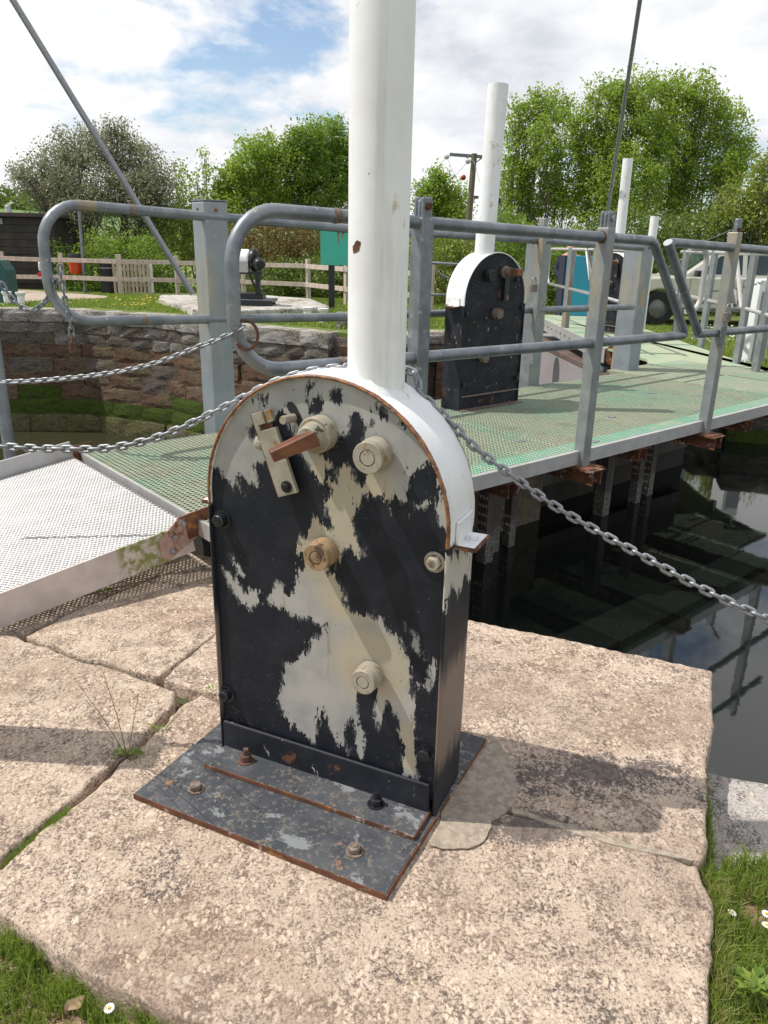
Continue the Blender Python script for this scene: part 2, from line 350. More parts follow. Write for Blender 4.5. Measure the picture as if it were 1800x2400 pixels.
MAT['plate'] = painted_plate()
def blackpaint(name, scr=.715, brown=0., rustamt=.64):
    m = MT(name, .5, 0, .22); blk = m.mix(m.step(m.noise(8, 5), .4, .7), (.014, .016, .022), (.028, .030, .038))
    s1 = m.step(m.noise(30, 6, .75, .8, st=(1, 1, .5), off=(2, 5, 5)), scr, scr+.02)
    c = m.mix(s1, blk, (.45, .44, .40))
    c = m.mix(m.step(m.noise(7, 6, .7, off=(1, 2, 3)), rustamt, rustamt+.06), c, (.13, .06, .035))
    if brown:
        g = m.attr('worn'); c = m.mix(m.math('MULTIPLY', m.step(m.math('ADD', g, m.math('MULTIPLY', m.math('SUBTRACT', m.noise(26, 4, st=(1, 1, .2)), .5), .9)), .45, .85), .95), c, (.20, .155, .13))
        f = m.attr('flake'); c = m.mix(m.step(m.math('ADD', m.math('MULTIPLY', f, 1.), m.math('MULTIPLY', m.math('SUBTRACT', m.noise(32, 5, .7, .4, st=(1, 1, .3)), .5), 2.6)), .66, .70), c, (.46, .44, .39))
    m.col(c); m.bump(m.noise(70, 4), .2, .002); return m.m
MAT['black'] = blackpaint('black_paint', .64, 0, .60)
MAT['black_side'] = blackpaint('black_paint_worn_side', .74, 1)
MAT['black_glossy'] = simple('black_gloss', (.012, .013, .017), (.02, .021, .026), 20, .3, 0, .15, 100, .002, [((.07, .05, .035), 30, .68, .04, None)])
def whitepaint(name, rustedge=False, dirt=.66):
    m = MT(name, .5); c = m.mix(m.step(m.noise(6, 5), .35, .7), (.81, .815, .83), (.74, .74, .745))
    c = m.mix(m.step(m.noise(11, 5, .7, off=(3, 8, 1), st=(1, 1, .5)), dirt, dirt+.08), c, (.55, .50, .38)); c = m.mix(m.math('MULTIPLY', m.step(m.noise(16, 5, .7, off=(5, 1, 2), st=(1, 1, .07)), .55, .70), .35), c, (.50, .49, .45))
    c = m.mix(m.step(m.noise(55, 4, .7, off=(1, 1, 1), st=(1, 1, .5)), .73, .75), c, (.17, .14, .11))
    if rustedge:
        e = m.attr('edge'); c = m.mix(m.step(m.math('ADD', e, m.math('MULTIPLY', m.math('SUBTRACT', m.noise(38, 5, .7), .5), 1.6)), .64, .84), c, m.mix(m.step(m.noise(60, 4), .4, .6), (.29, .13, .05), (.13, .055, .03)))
    m.col(c); m.bump(m.noise(18, 5, .6), .25, .003); return m.m
MAT['white'] = whitepaint('white_gloss_paint', dirt=.64)
MAT['white_old'] = whitepaint('chalky_white_paint', dirt=.58)
MAT['white_arch'] = whitepaint('white_paint_rust_edge', True)
MAT['beige_metal'] = simple('beige_painted_metal', (.36, .33, .26), (.27, .245, .19), 14, .65, 0, .3, 90, .002, [((.26, .15, .06), 30, .60, .05, None), ((.05, .045, .04), 22, .655, .02, None)])
MAT['tan_metal'] = simple('tan_painted_metal', (.33, .225, .12), (.25, .16, .085), 14, .65, 0, .3, 90, .002, [((.10, .06, .035), 26, .58, .05, None)])
MAT['lever'] = simple('brown_varnished_lever', (.21, .085, .045), (.13, .05, .03), 18, .38, .1, .2, 90, .002, [((.07, .035, .025), 30, .62, .05, (1, 1, .3))])
m = MT('base_plate_paint', .55, 0, .3)
c = m.mix(m.step(m.noise(9, 5), .4, .65), (.045, .05, .06), (.075, .08, .088))
c = m.mix(m.math('MULTIPLY', m.step(m.noise(70, 5, .78), .52, .62), m.step(m.noise(4, 4, off=(2, 2, 2)), .32, .52)), c, (.17, .145, .12))
c = m.mix(m.step(m.noise(6, 6, .7, .3, off=(5, 1, 1)), .575, .61), c, (.20, .21, .215))
c = m.mix(m.step(m.noise(8, 6, .7, off=(9, 4, 1)), .645, .70), c, (.27, .14, .08))
m.col(c); m.bump(m.noise(50, 5, .7), .35, .003); MAT['base'] = m.m
MAT['wood_fence'] = simple('grey_fence_timber', (.56, .47, .40), (.42, .34, .28), 12, .9, 0, .4, 50, .01, [((.46, .42, .37), 5, .62, .06, None)], st=(1, 1, .15))
MAT['shed_board'] = simple('black_creosoted_board', (.015, .014, .013), (.03, .027, .022), 4, .7, 0, .5, 30, .01, [((.045, .042, .022), 1.6, .6, .08, None)])
MAT['grey_roof'] = simple('roof_felt', (.05, .045, .05), (.08, .06, .06), 5, .9)
MAT['teal'] = simple('teal_panel', (.05, .47, .35), (.055, .43, .32), 2, .45, 0, .1, 60, .002)
MAT['dkteal'] = simple('dark_teal_panel', (.015, .075, .07), (.02, .09, .08), 2, .5)
MAT['blue'] = simple('blue_cabinet_paint', (.02, .30, .43), (.025, .27, .39), 2, .45, 0, .1, 60, .002)
MAT['orange'] = simple('orange_plastic', (.60, .07, .012), (.52, .06, .012), 2, .45, 0, .05)
MAT['red'] = simple('red_plastic', (.45, .02, .015), None, 2, .45, 0, .05)
MAT['binblack'] = simple('black_plastic', (.012, .013, .016), (.02, .021, .025), 4, .45, 0, .1)
MAT['gate_steel'] = simple('grey_gate_steel', (.29, .265, .27), (.25, .23, .235), 2, .7, 0, .15, 40, .003, [((.20, .17, .15), 3, .66, .06, None)])
MAT['dark_timber'] = simple('wet_dark_timber', (.028, .024, .021), (.045, .038, .03), 5, .8, 0, .5, 30, .01, st=(1, 1, .2))
m = MT('gate_post_steel', .8)
sx = m.N.new('ShaderNodeSeparateXYZ'); m.K.new(m.co, sx.inputs[0])
c = m.mix(m.step(m.noise(12, 5, st=(1, 1, .2)), .35, .65), (.10, .088, .075), (.06, .052, .044))
wl = m.step(m.math('ADD', sx.outputs[2], m.math('MULTIPLY', m.noise(25, 3), .12)), -.34, -.42); c = m.mix(m.math('MULTIPLY', wl, m.step(m.noise(60, 3), .4, .6)), c, (.19, .18, .165)); m.col(c); m.bump(m.noise(30, 4), .3, .005); MAT['gatepost'] = m.m
MAT['timber_top'] = simple('weathered_brown_timber', (.15, .10, .08), (.09, .06, .05), 9, .9, 0, .6, 30, .01, st=(.3, 1, 1))
MAT['pole_wood'] = simple('weathered_pole_timber', (.19, .16, .12), (.12, .10, .075), 6, .95, 0, .4, 40, .01, st=(1, 1, .1))
MAT['insul'] = simple('white_ceramic', (.6, .6, .6), (.45, .45, .45), 5, .3)
# water
m = MT('water', .035, 0); m.col((.006, .008, .007)); m.b.inputs['IOR'].default_value = 1.58
m.b.inputs['Specular IOR Level'].default_value = .5
m.bump(m.noise(2.5, 3, .5, .5), .035, .02); m.bump(m.noise(14, 2, .5, st=(1, .5, 1)), .035, .006); MAT['water'] = m.m
m = MT('green_water', .06, 0); m.col((.035, .034, .018)); m.b.inputs['IOR'].default_value = 1.33; m.bump(m.noise(3, 3, .5, .5), .15, .05); MAT['water2'] = m.m
# leaves
def leafmat(name, c1, c2, trans=.35):
    m = MT(name, .55, 0); a = m.attr('v'); c = m.mix(a, c1, c2); m.col(c); m.b.inputs['Roughness'].default_value = .5
    t = m.N.new('ShaderNodeBsdfTranslucent'); m.K.new(m.mix(.5, c, tuple(min(1, x*1.5) for x in c2)), t.inputs[0])
    ms = m.N.new('ShaderNodeMixShader'); ms.inputs[0].default_value = trans; m.K.new(m.b.outputs[0], ms.inputs[1]); m.K.new(t.outputs[0], ms.inputs[2])
    m.K.new(ms.outputs[0], m.N['Material Output'].inputs[0]); return m.m
MAT['lf_ash'] = leafmat('ash_leaves', (.11, .22, .02), (.32, .42, .06), .5)
MAT['lf_ash2'] = leafmat('deep_green_leaves', (.085, .175, .02), (.25, .36, .05), .45)
MAT['lf_grey'] = leafmat('grey_green_leaves', (.115, .13, .065), (.32, .33, .20), .3)
MAT['lf_hedge'] = leafmat('hedge_leaves', (.055, .105, .015), (.17, .23, .035), .35)
MAT['lf_brown'] = leafmat('russet_leaves', (.10, .075, .025), (.24, .17, .05), .3)
MAT['lf_yel'] = leafmat('yellow_green_leaves', (.12, .17, .025), (.28, .33, .05), .35)
MAT['grass'] = leafmat('grass_blades', (.09, .17, .02), (.28, .36, .06), .4)
MAT['grass_dry'] = leafmat('dry_grass_blades', (.26, .23, .08), (.48, .40, .19), .3)
MAT['petal'] = simple('white_petal', (.8, .8, .8), (.75, .75, .75), 5, .6, 0, 0)
MAT['yellow'] = simple('yellow_petal', (.65, .45, .02), None, 5, .6, 0, 0)
MAT['bark'] = simple('grey_bark', (.13, .11, .09), (.08, .065, .05), 6, .95, 0, .5, 20, .02, st=(1, 1, .3))
MAT['deadleaf'] = simple('dead_leaf', (.42, .30, .19), (.30, .20, .12), 20, .8, 0, .3)
MAT['skin'] = simple('skin', (.52, .30, .21), (.48, .27, .19), 20, .55, 0, .05)
MAT['pebble'] = simple('pale_pebble', (.45, .36, .30), (.3, .22, .17), 40, .9, 0, .1)
MAT['navy'] = simple('navy_cloth', (.012, .014, .035), (.018, .02, .045), 20, .9, 0, .2)
MAT['hair'] = simple('ginger_hair', (.42, .16, .06), (.3, .1, .04), 60, .7, 0, .4, 150, .003, st=(1, 1, .2))
MAT['carpaint'] = simple('champagne_car_paint', (.60, .58, .50), (.59, .57, .49), 2, .28, .35, 0)
MAT['carglass'] = simple('car_window_glass', (.03, .045, .045), (.04, .055, .055), 2, .06, 0, 0)
MAT['tyre'] = simple('tyre_rubber', (.015, .015, .016), None, 10, .8)
MAT['chrome'] = simple('alloy', (.2, .2, .2), (.14, .14, .14), 10, .4, .6, 0)
MAT['bark_lt'] = simple('pale_bark', (.20, .18, .14), (.12, .105, .08), 6, .95, 0, .5, 20, .02, st=(1, 1, .3))
# ================================================================== NEAR GROUND AND QUAY STONES
PAINT = {
 'top': [(-0.34, 0.903), (-0.324, 0.905), (-0.3, 0.873), (-0.275, 0.86), (-0.24, 0.845), (-0.252, 0.888), (-0.216, 0.888), (-0.196, 0.879), (-0.206, 0.927), (-0.186, 0.934), (-0.17, 0.919), (-0.161, 0.949), (-0.105, 0.977), (-0.07, 0.982), (-0.037, 0.945), (-0.009, 0.919), (0.026, 0.897), (0.014, 0.87), (0.008, 0.838), (0.029, 0.799), (0.008, 0.803), (-0.021, 0.812), (-0.039, 0.776), (-0.066, 0.744), (-0.069, 0.716), (-0.057, 0.679), (-0.065, 0.638), (-0.068, 0.614), (-0.09, 0.569), (-0.067, 0.509), (0.088, 0.546), (0.07, 0.599), (0.053, 0.634), (0.042, 0.665), (0.021, 0.667), (0.059, 0.718), (0.064, 0.747), (0.092, 0.741), (0.115, 0.727), (0.123, 0.742), (0.108, 0.781), (0.096, 0.816), (0.098, 0.848), (0.113, 0.876), (0.129, 0.9), (0.155, 0.893), (0.169, 0.88), (0.182, 0.866), (0.188, 0.898), (0.202, 0.911), (0.223, 0.898), (0.241, 0.894), (0.236, 0.935), (0.246, 0.961), (0.271, 0.982), (0.301, 1.012), (0.302, 0.989), (0.315, 0.971), (0.333, 0.921), (0.35, 0.875), (0.383, 0.881), (0.326, 1.062), (0.174, 1.205), (0.021, 1.215), (-0.145, 1.2), (-0.32, 1.08), (-0.38, .95)],
 'low': [(-0.076, 0.664), (0.009, 0.674), (0.044, 0.614), (0.093, 0.571), (0.174, 0.57), (0.228, 0.522), (0.257, 0.447), (0.273, 0.354), (0.283, 0.27), (0.295, 0.125), (0.29, 0.089), (0.252, 0.094), (0.249, 0.2), (0.222, 0.266), (0.207, 0.32), (0.17, 0.235), (0.152, 0.289), (0.171, 0.367), (0.109, 0.35), (0.122, 0.189), (0.13, 0.115), (0.111, 0.116), (0.088, 0.239), (0.067, 0.187), (0.077, 0.112), (0.037, 0.162), (0.011, 0.185), (-0.008, 0.241), (-0.024, 0.107), (-0.055, 0.133), (-0.086, 0.135), (-0.114, 0.162), (-0.14, 0.17), (-0.146, 0.262), (-0.124, 0.36), (-0.066, 0.405), (-0.035, 0.471), (-0.006, 0.471), (0.009, 0.51), (-0.049, 0.51), (-0.138, 0.518), (-0.168, 0.54), (-0.172, 0.574), (-0.136, 0.603), (-0.099, 0.583)],
 'a': [(-0.294, 0.655), (-0.265, 0.635), (-0.244, 0.593), (-0.266, 0.600), (-0.288, 0.627)],
 'b': [(-0.333, 0.612), (-0.29, 0.599), (-0.252, 0.564), (-0.205, 0.567), (-0.202, 0.529), (-0.24, 0.491), (-0.278, 0.515), (-0.307, 0.567)],
 'c': [(0.289, 0.4), (0.322, 0.458), (0.333, 0.481), (0.33, 0.412), (0.299, 0.372)], 'd': [(0.237, 0.578), (0.273, 0.553), (0.292, 0.484), (0.265, 0.518)],
 'e': [(0.24, 0.864), (0.259, 0.895), (0.303, 0.921), (0.309, 0.903), (0.274, 0.887)], 'f': [(0.315, 0.91), (0.348, 0.92), (0.351, 0.83), (0.322, 0.85)]}
HOLES = [[(0.076, 1.096), (0.105, 1.097), (0.11, 1.078), (0.139, 1.079), (0.116, 1.06), (0.101, 1.019), (0.106, 0.985), (0.128, 0.969), (0.118, 0.927), (0.101, 0.935), (0.09, 0.963), (0.069, 0.975), (0.042, 0.956), (0.02, 0.979), (-0.008, 0.998), (0.02, 1.016), (0.052, 1.028), (0.074, 1.055)],
 [(0.019, 0.946), (0.042, 0.951), (0.044, 0.916), (0.028, 0.919)], [(0.02, 1.152), (0.052, 1.157), (0.058, 1.129), (0.036, 1.127)], [(-0.039, 1.158), (-0.017, 1.165), (-0.023, 1.148), (-0.034, 1.146)],
 [(-0.188, 1.112), (-0.155, 1.127), (-0.156, 1.108), (-0.176, 1.105)], [(-0.221, 1.03), (-0.191, 1.038), (-0.183, 1.014), (-0.21, 1.005)], [(-0.157, 1.07), (-0.10, 1.083), (-0.06, 1.0), (-0.03, .92), (-.05, .90), (-0.127, 1.0)],
 [(0.207, 1.099), (0.222, 1.096), (0.227, 1.085), (0.212, 1.088)], [(-0.034, 1.115), (-0.007, 1.128), (0.009, 1.12), (-0.007, 1.103), (-0.029, 1.101)], [(0.154, 1.121), (0.171, 1.118), (0.177, 1.104), (0.161, 1.112)]]
def sdf(P, poly):
    poly = np.array(poly); n = len(poly); d = np.full(len(P), 1e9); ins = np.zeros(len(P), bool)
    for i in range(n):
        a, b = poly[i], poly[(i+1) % n]; ab = b-a; w = P-a; t = np.clip((w@ab)/(ab@ab), 0, 1); q = w-t[:, None]*ab; d = np.minimum(d, (q**2).sum(1))
        c = ((a[1] > P[:, 1]) != (b[1] > P[:, 1])) & (P[:, 0] < (b[0]-a[0])*(P[:, 1]-a[1])/(b[1]-a[1]+1e-12)+a[0]); ins ^= c
    d = np.sqrt(d); return np.where(ins, d, -d)
def clean(poly, step=.05, jit=.006, seed=0):
    r = random.Random(seed); out = []
    n = len(poly)
    for i in range(n):
        a = np.array(poly[i][:2], float); b = np.array(poly[(i+1) % n][:2], float); L = np.linalg.norm(b-a); k = max(1, int(L/step)); nn = np.array([-(b-a)[1], (b-a)[0]])/max(L, 1e-6)
        for j in range(k):
            p = a+(b-a)*j/k; w = mnoise.noise(Vector((p[0]*6, p[1]*6, seed*7.3)))*jit*1.6 + r.uniform(-jit, jit)*.5
            out.append(p+nn*w)
    return out
def slab(name, poly, z, th, mat, parent, rnd=.02, seed=0, step=.05, jit=.006, gap=.002):
    """a worn stone: rounded arris, uneven outline, sides down to z-th"""
    P = np.array(clean(poly, step, jit, seed)); n = len(P)
    area = sum(P[i][0]*P[(i+1) % n][1]-P[(i+1) % n][0]*P[i][1] for i in range(n))
    if area < 0: P = P[::-1]
    T = np.roll(P, -1, 0)-np.roll(P, 1, 0); T /= np.linalg.norm(T, axis=1)[:, None]+1e-9; Nn = np.stack([-T[:, 1], T[:, 0]], 1)  # inward
    m = MB(); rings = [(gap, -th), (gap, -rnd*1.0), (gap+rnd*.29, -rnd*.29), (gap+rnd, 0)]
    V = []
    for off, dz in rings:
        for i in range(n):
            q = P[i]+Nn[i]*off; w = mnoise.noise(Vector((q[0]*9, q[1]*9, seed+2.)))*.004 if dz > -th else 0
            V.append((q[0], q[1], z+dz+w))
    F = []
    for r in range(3):
        for i in range(n): F.append((r*n+i, r*n+(i+1) % n, (r+1)*n+(i+1) % n, (r+1)*n+i))
    F.append(tuple(3*n+i for i in range(n)))
    m.add(V, F, False); o = m.build(name, mat, parent)
    for p in o.data.polygons[:len(F)-1]: p.use_smooth = True
    return o
def Z(x, y, z=0.): return atz(x, y, z)[:2]
quay = thing('quay', 'large weathered pinkish granite slabs around the foot of the peeling paddle gear box', 'stone quay')
crack = [Z(*p) for p in ((0, 2030), (110, 1938), (200, 1862), (280, 1790), (350, 1732), (410, 1668), (470, 1625))]
Cs = [Z(*p) for p in ((369, 1591), (318, 1580), (253, 1558), (203, 1547), (134, 1522), (47, 1493))]
bk = [Z(*p) for p in ((1105, 1455), (1250, 1482), (1400, 1513), (1540, 1542), (1668, 1573))]
rt = [Z(*p) for p in ((1670, 1640), (1672, 1720), (1658, 1778), (1664, 1810), (1668, 1900), (1664, 1985))]
joint = [Z(*p) for p in ((1640, 2025), (1564, 2003), (1463, 1975), (1374, 1950), (1269, 1921), (1180, 1900))]
jend = np.array([-.30, 2.10])
front_right = [Z(*p) for p in ((1650, 2045), (1668, 2110), (1672, 2200), (1668, 2290), (1672, 2400), (1640, 2520))]
front_bot = [Z(*p) for p in ((1300, 2560), (800, 2500), (480, 2402), (330, 2350), (200, 2285), (90, 2205), (0, 2140))]
offL = np.array([-1.22, 1.50])
S1 = [jend]+[np.array(p) for p in reversed(joint)]+front_right+front_bot+[offL+(.0, -.1)]+crack
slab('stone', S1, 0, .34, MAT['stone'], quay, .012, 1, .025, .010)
lastx = Z(506, 1479)
bkl = np.array([-.18, 3.10])
S2 = [jend+(0, .012)]+[np.array(crack[-1])+(.012, .012), np.array(Z(430, 1610)), np.array(Z(380, 1592))]+[lastx+np.array((.01, -.012)), np.array([-.40, 3.05]), bkl]+[np.array(b) for b in bk]+rt+joint
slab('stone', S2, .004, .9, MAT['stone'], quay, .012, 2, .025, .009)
S3 = [np.array(offL)+(-.01, .02)]+[np.array(c)+(-.012, .010) for c in crack[:-1]]+[np.array(Z(415, 1622)), np.array(Z(368, 1602))]+[np.array(c)+(0, -.012) for c in Cs[1:]]+[np.array(Z(-250, 1440)), np.array([-2.6, 2.0])]
slab('stone', S3, .006, .3, MAT['stone_b'], quay, .012, 3, .025, .010)
S4 = [np.array(Z(372, 1586))]+[np.array(Z(506, 1479)), np.array([-.42, 3.08]), np.array([-.9, 3.62]), np.array([-1.6, 3.3]), np.array(Z(134, 1500))]+[np.array(c)+(0, .01) for c in reversed(Cs[1:-1])]
S4 = [Z(369, 1586), Z(508, 1482), (-.42, 3.06), (-.62, 3.45), (-1.05, 3.35), Z(150, 1440), Z(60, 1490), Z(134, 1518), Z(203, 1543), Z(253, 1554), Z(318, 1576)]
slab('stone', S4, .0, .3, MAT['stone_b'], quay, .011, 4, .025, .009)
S6 = [Z(30, 1486), Z(-300, 1420), (-2.6, 3.2), (-1.6, 3.9), (-.7, 3.55), (-1.08, 3.37), Z(140, 1438)]
slab('stone', S6, -.012, .3, MAT['stone_b'], quay, .014, 5)
S7 = [(-2.7, 3.25), (-3.6, 2.4), (-4.6, 3.3), (-3.2, 4.8), (-2.2, 4.7), (-1.65, 3.93)]
slab('stone', S7, -.008, .3, MAT['stone_b'], quay, .022, 6)
# lower coping stone at the right, beyond the block
S8 = [Z(1640, 1800, -.14), Z(1720, 1818, -.14), Z(1800, 1832, -.14), Z(1990, 1860, -.14), Z(2050, 2140, -.14), Z(1800, 2070, -.14), Z(1660, 2040, -.14)]
slab('stone', S8, -.14, .9, MAT['stone_c'], quay, .02, 7)
# wall under the coping, dark, down into the water
m = MB()
for (a, b) in ((bkl, bk[-1]), (bk[-1], rt[-1]), (Z(1670, 1812, -.14), Z(1990, 1866, -.14))):
    a = np.array(a); b = np.array(b); d = (b-a)/np.linalg.norm(b-a); nrm = np.array([d[1], -d[0]])
    for k in range(6):
        z1 = -.36-.3*k if k else -.345
    L = np.linalg.norm(b-a); nb = max(1, int(L/.5))
    for k in range(5):
        for j in range(nb):
            p = a+(b-a)*((j+.5+.25*(k % 2))/nb); q = p+nrm*(.12+.008*random.random())
            m.box((q[0], q[1], -1.05-.3*k+.15), (L/nb-.012, .2, .288), rz=math.atan2(d[1], d[0]))
tag(m.build('wall_face', MAT['w_dark'], quay), kind='stuff')
# packed earth between the slabs
m = MB(); m.prism([(-4.8, 1.85), (-1.05, 1.66), (-.4, 1.45), (.4, 1.3), (.62, 1.35), (.80, 1.8), (.93, 2.0), (1.15, 2.5), (.38, 2.86), (-.2, 3.02), (-.45, 3.2), (-1.9, 4.2), (-4.8, 4.6)], -.5, -.052)
m.build('joint_soil', MAT['mortar'], quay)
m = MB(); cp = [Z(*p) for p in ((1160, 1735), (1200, 1790), (1215, 1850), (1190, 1900), (1150, 1930), (1140, 1965), (1110, 1990), (1050, 1996), (1010, 1985), (1030, 1900), (1100, 1780))]
m.prism(clean(cp, .015, .007, 5), .002, .0065)
tag(m.build('cement_patch', MAT['cement'], quay, bevel=.0015), 'smooth pale grey cement patch beside the black base plate')
# mortar strip in the right hand joint
m = MB(); mort = [Z(*p) for p in ((1200, 1893), (1300, 1918), (1400, 1945), (1500, 1972), (1600, 1998), (1640, 2020), (1600, 2016), (1500, 1994), (1400, 1966), (1290, 1933), (1200, 1907))]
m.prism(clean(mort, .02, .006, 8), -.02, .002); m.build('mortar_strip', MAT['cement'], quay)
# ground on our side
m = MB()
def rough_ground(poly_fn, x0, x1, y0, y1, n, z, amp):
    xs = np.linspace(x0, x1, n); ys = np.linspace(y0, y1, n)
    V = [(x, y, z+amp*mnoise.noise(Vector((x*5, y*5, 1)))+amp*.5*mnoise.noise(Vector((x*17, y*17, 4)))) for y in ys for x in xs]
    return V, [(j*n+i, j*n+i+1, (j+1)*n+i+1, (j+1)*n+i) for j in range(n-1) for i in range(n-1)]
V, F = rough_ground(None, -2.2, 2.0, -.2, 1.85, 90, -.085, .035)
V = [(x, y, z-(.25 if (x > .80 and y > 1.70) else 0)) for x, y, z in V]; m.add(V, F, True); tag(m.build('near_ground', MAT['soil']), kind='structure')
m = MB(); m.prism([(-40, -30), (40, -30), (40, 1.6), (2.0, 1.9), (.9, 1.7), (-4.7, 1.9), (-12, 4.5), (-40, 6)], -.6, -.16); m.prism([(-12, 4.4), (-4.6, 1.8), (-4.4, 3.1), (-2.9, 4.6), (-3.2, 5.0), (-6.5, 6.5), (-12, 8.5)], -.9, -.03)
tag(m.build('near_lawn', MAT['turf']), kind='structure')

MAT['bolt_rust'] = simple('scuffed_rusty_bolt', (.15, .09, .065), (.24, .20, .17), 60, .6, .3, .3, 150, .002)
MAT['white_far'] = whitepaint('white_cover_paint', False, .6)
# ================================================================== PADDLE GEAR MACHINES
ZS, R0, HW = .835, .3525, .3525
def outline(r, z0=.0, n=40, inset=0.):
    pts = [(r, z0)]+[(r*math.cos(a), ZS+r*math.sin(a)) for a in np.linspace(0, PI, n)]+[(-r, z0)]; return pts
def hexbolt(name, mat, parent, c, r=.016, h=.014, axis=(0, -1, 0), washer=True, stud=0):
    m = MB(); c = np.array(c, float); ax = np.array(axis, float)
    if washer: m.lathe([(r*1.45, 0), (r*1.45, .003), (r, .003)], c, axis, 16)
    m.hexa(c+ax*.003, r, h, axis)
    if stud: m.lathe([(r*.5, 0), (r*.5, h+stud), (0, h+stud)], c, axis, 10)
    return m.build(name, mat, parent)
def machine(label, loc, rz, pole_x, pole_y, pole_top, lean, kind, group='paddle gear boxes'):
    t = thing('paddle_gear', label, 'paddle gear', loc, rz, group)
    near = kind == 'near'; DEP = .19
    # front plate, recessed 8 mm in its rim
    m = MB(); nx, nz = (96, 160) if near else (2, 2)
    r = R0-.006; ztop = ZS+r
    zs = np.linspace(.05 if near else .004, ztop, nz*2) if near else np.linspace(.0, ztop, 44)
    V = []; 
    for z in zs:
        hw = r if z <= ZS else math.sqrt(max(r*r-(z-ZS)**2, 1e-6))
        for k in range(nx+1 if near else 5): V.append((-hw+2*hw*k/(nx if near else 4), .008, z))
    w = (nx+1) if near else 5
    m.add(V, [(j*w+i, j*w+i+1, (j+1)*w+i+1, (j+1)*w+i) for j in range(len(zs)-1) for i in range(w-1)])
    if near:
        P = np.array(V)[:, [0, 2]]; s = np.full(len(P), -1.)
        for poly in PAINT.values(): s = np.maximum(s, sdf(P, poly))
        for poly in HOLES: s = np.minimum(s, -sdf(P, poly))
        m.att['paint'] = np.clip(s, -.12, .12)
        warm = np.zeros(len(P))
        for cx_, cz_, rr in ((.0, .75, .17), (.15, .42, .17), (.12, .88, .14), (.03, .92, .12), (.08, .62, .14), (.27, .2, .12)): warm = np.maximum(warm, 1-np.hypot(P[:, 0]-cx_, P[:, 1]-cz_)/rr)
        m.att['warm'] = np.clip(warm*1.4, 0, 1); m.att['low'] = np.clip(1-P[:, 1]/.55, 0, 1)*np.clip(abs(P[:, 0])*2+.3, 0, 1)
    m.build('front_plate', MAT['plate'] if near else MAT['black'], t)
    # wrap band: white arch (front lip slightly proud) and black sides
    def band(z0, arch, name, mat, which=0):
        m = MB(); prof = [(R0-.006, .008), (R0-.006, -.004), (R0-.003, -.006), (R0+.001, -.004), (R0+.002, .0)]+[(R0+.002, y) for y in np.linspace(.012, DEP-.012, 12 if near else 3)]+[(R0+.001, DEP+.003), (R0-.006, DEP)]
        runs = []
        if arch: runs = [[('a', q) for q in [z0]+list(np.linspace(z0+.012, ZS, 3))]+[('c', a) for a in np.linspace(0, PI, 60)[1:-1]]+[('b', q) for q in list(np.linspace(ZS, z0+.012, 3))+[z0]]]
        else: runs = [[('a', q) for q in np.linspace(.0, z0, 34 if near else 5)], [('b', q) for q in np.linspace(.0, z0, 34 if near else 5)]][which:which+1]
        edge = []; worn = []; flake = []
        for run in runs:
            V = []
            for kd, q in run:
                for rr, y in prof:
                    if kd == 'a': V.append((rr, y, q))
                    elif kd == 'b': V.append((-rr, y, q))
                    else: V.append((rr*math.cos(q), y, ZS+rr*math.sin(q)))
                    edge.append(max(0, 1-max(0, y+.0)/.014, (1-(DEP-y)/.012)*.8, (1-(q-z0)/.03)*.8 if kd != 'c' else 0))
                    worn.append((1-abs((q-.31)/.25)**2.) if kd != 'c' else 0); flake.append(max(0, 1-abs(q-.72)/.16) if kd == 'a' else .1)
            k = len(prof); fl = [(i*k+j, (i+1)*k+j, (i+1)*k+j+1, i*k+j+1) for i in range(len(run)-1) for j in range(k-1)]
            if run[0][0] == 'b': fl = [f[::-1] for f in fl]
            m.add(V, fl, True)
        m.att['edge'] = edge; m.att['worn'] = np.clip(worn, 0, 1); m.att['flake'] = flake
        return m.build(name, mat, t)
    band(.80, True, 'arched_cover', MAT['white_arch'] if near else MAT['white_far'])
    band(.798, False, 'side_plate', MAT['black_side'] if near else MAT['black'], 0); band(.798, False, 'side_plate', MAT['black_side'] if near else MAT['black'], 1)
    m = MB(); bo = outline(R0-.004, 0, 40); n = len(bo); m.add([(p[0], DEP-.004, p[1]) for p in bo], [tuple(range(n))]); m.build('back_plate', MAT['black'], t)
    for s in (-1, 1):                                # brackets where the cover is bolted down
        b = MB(); b.box((s*(R0+.026), .095, .792), (.055, .11, .009)); b.box((s*(R0+.007), .095, .826), (.008, .11, .06))
        br = b.build('cover_bracket', MAT['white_arch'] if False else MAT['white_old'], t, bevel=.0015)
        e = MB(); e.box((s*(R0+.055), .095, .7915), (.004, .112, .011)); e.box((s*(R0+.026), .038, .7915), (.056, .003, .011)); e.build('rusty_edge', MAT['rust'], br)
        hexbolt('bolt', MAT['white_old'], br, (s*(R0+.032), .095, .7965), .013, .012, (0, 0, 1))
    # pole
    m = MB(); z0 = ZS+math.sqrt(max(0, R0**2-(abs(pole_x)+.03)**2))-.06
    N_ = 14
    m.tube([(pole_x+lean*(k/N_), pole_y, z0+(pole_top-z0)*k/N_) for k in range(N_+1)], .0715 if near else .074, 40)
    po = m.build('pole', MAT['white'] if near else MAT['white_old'], t, bevel=.002)
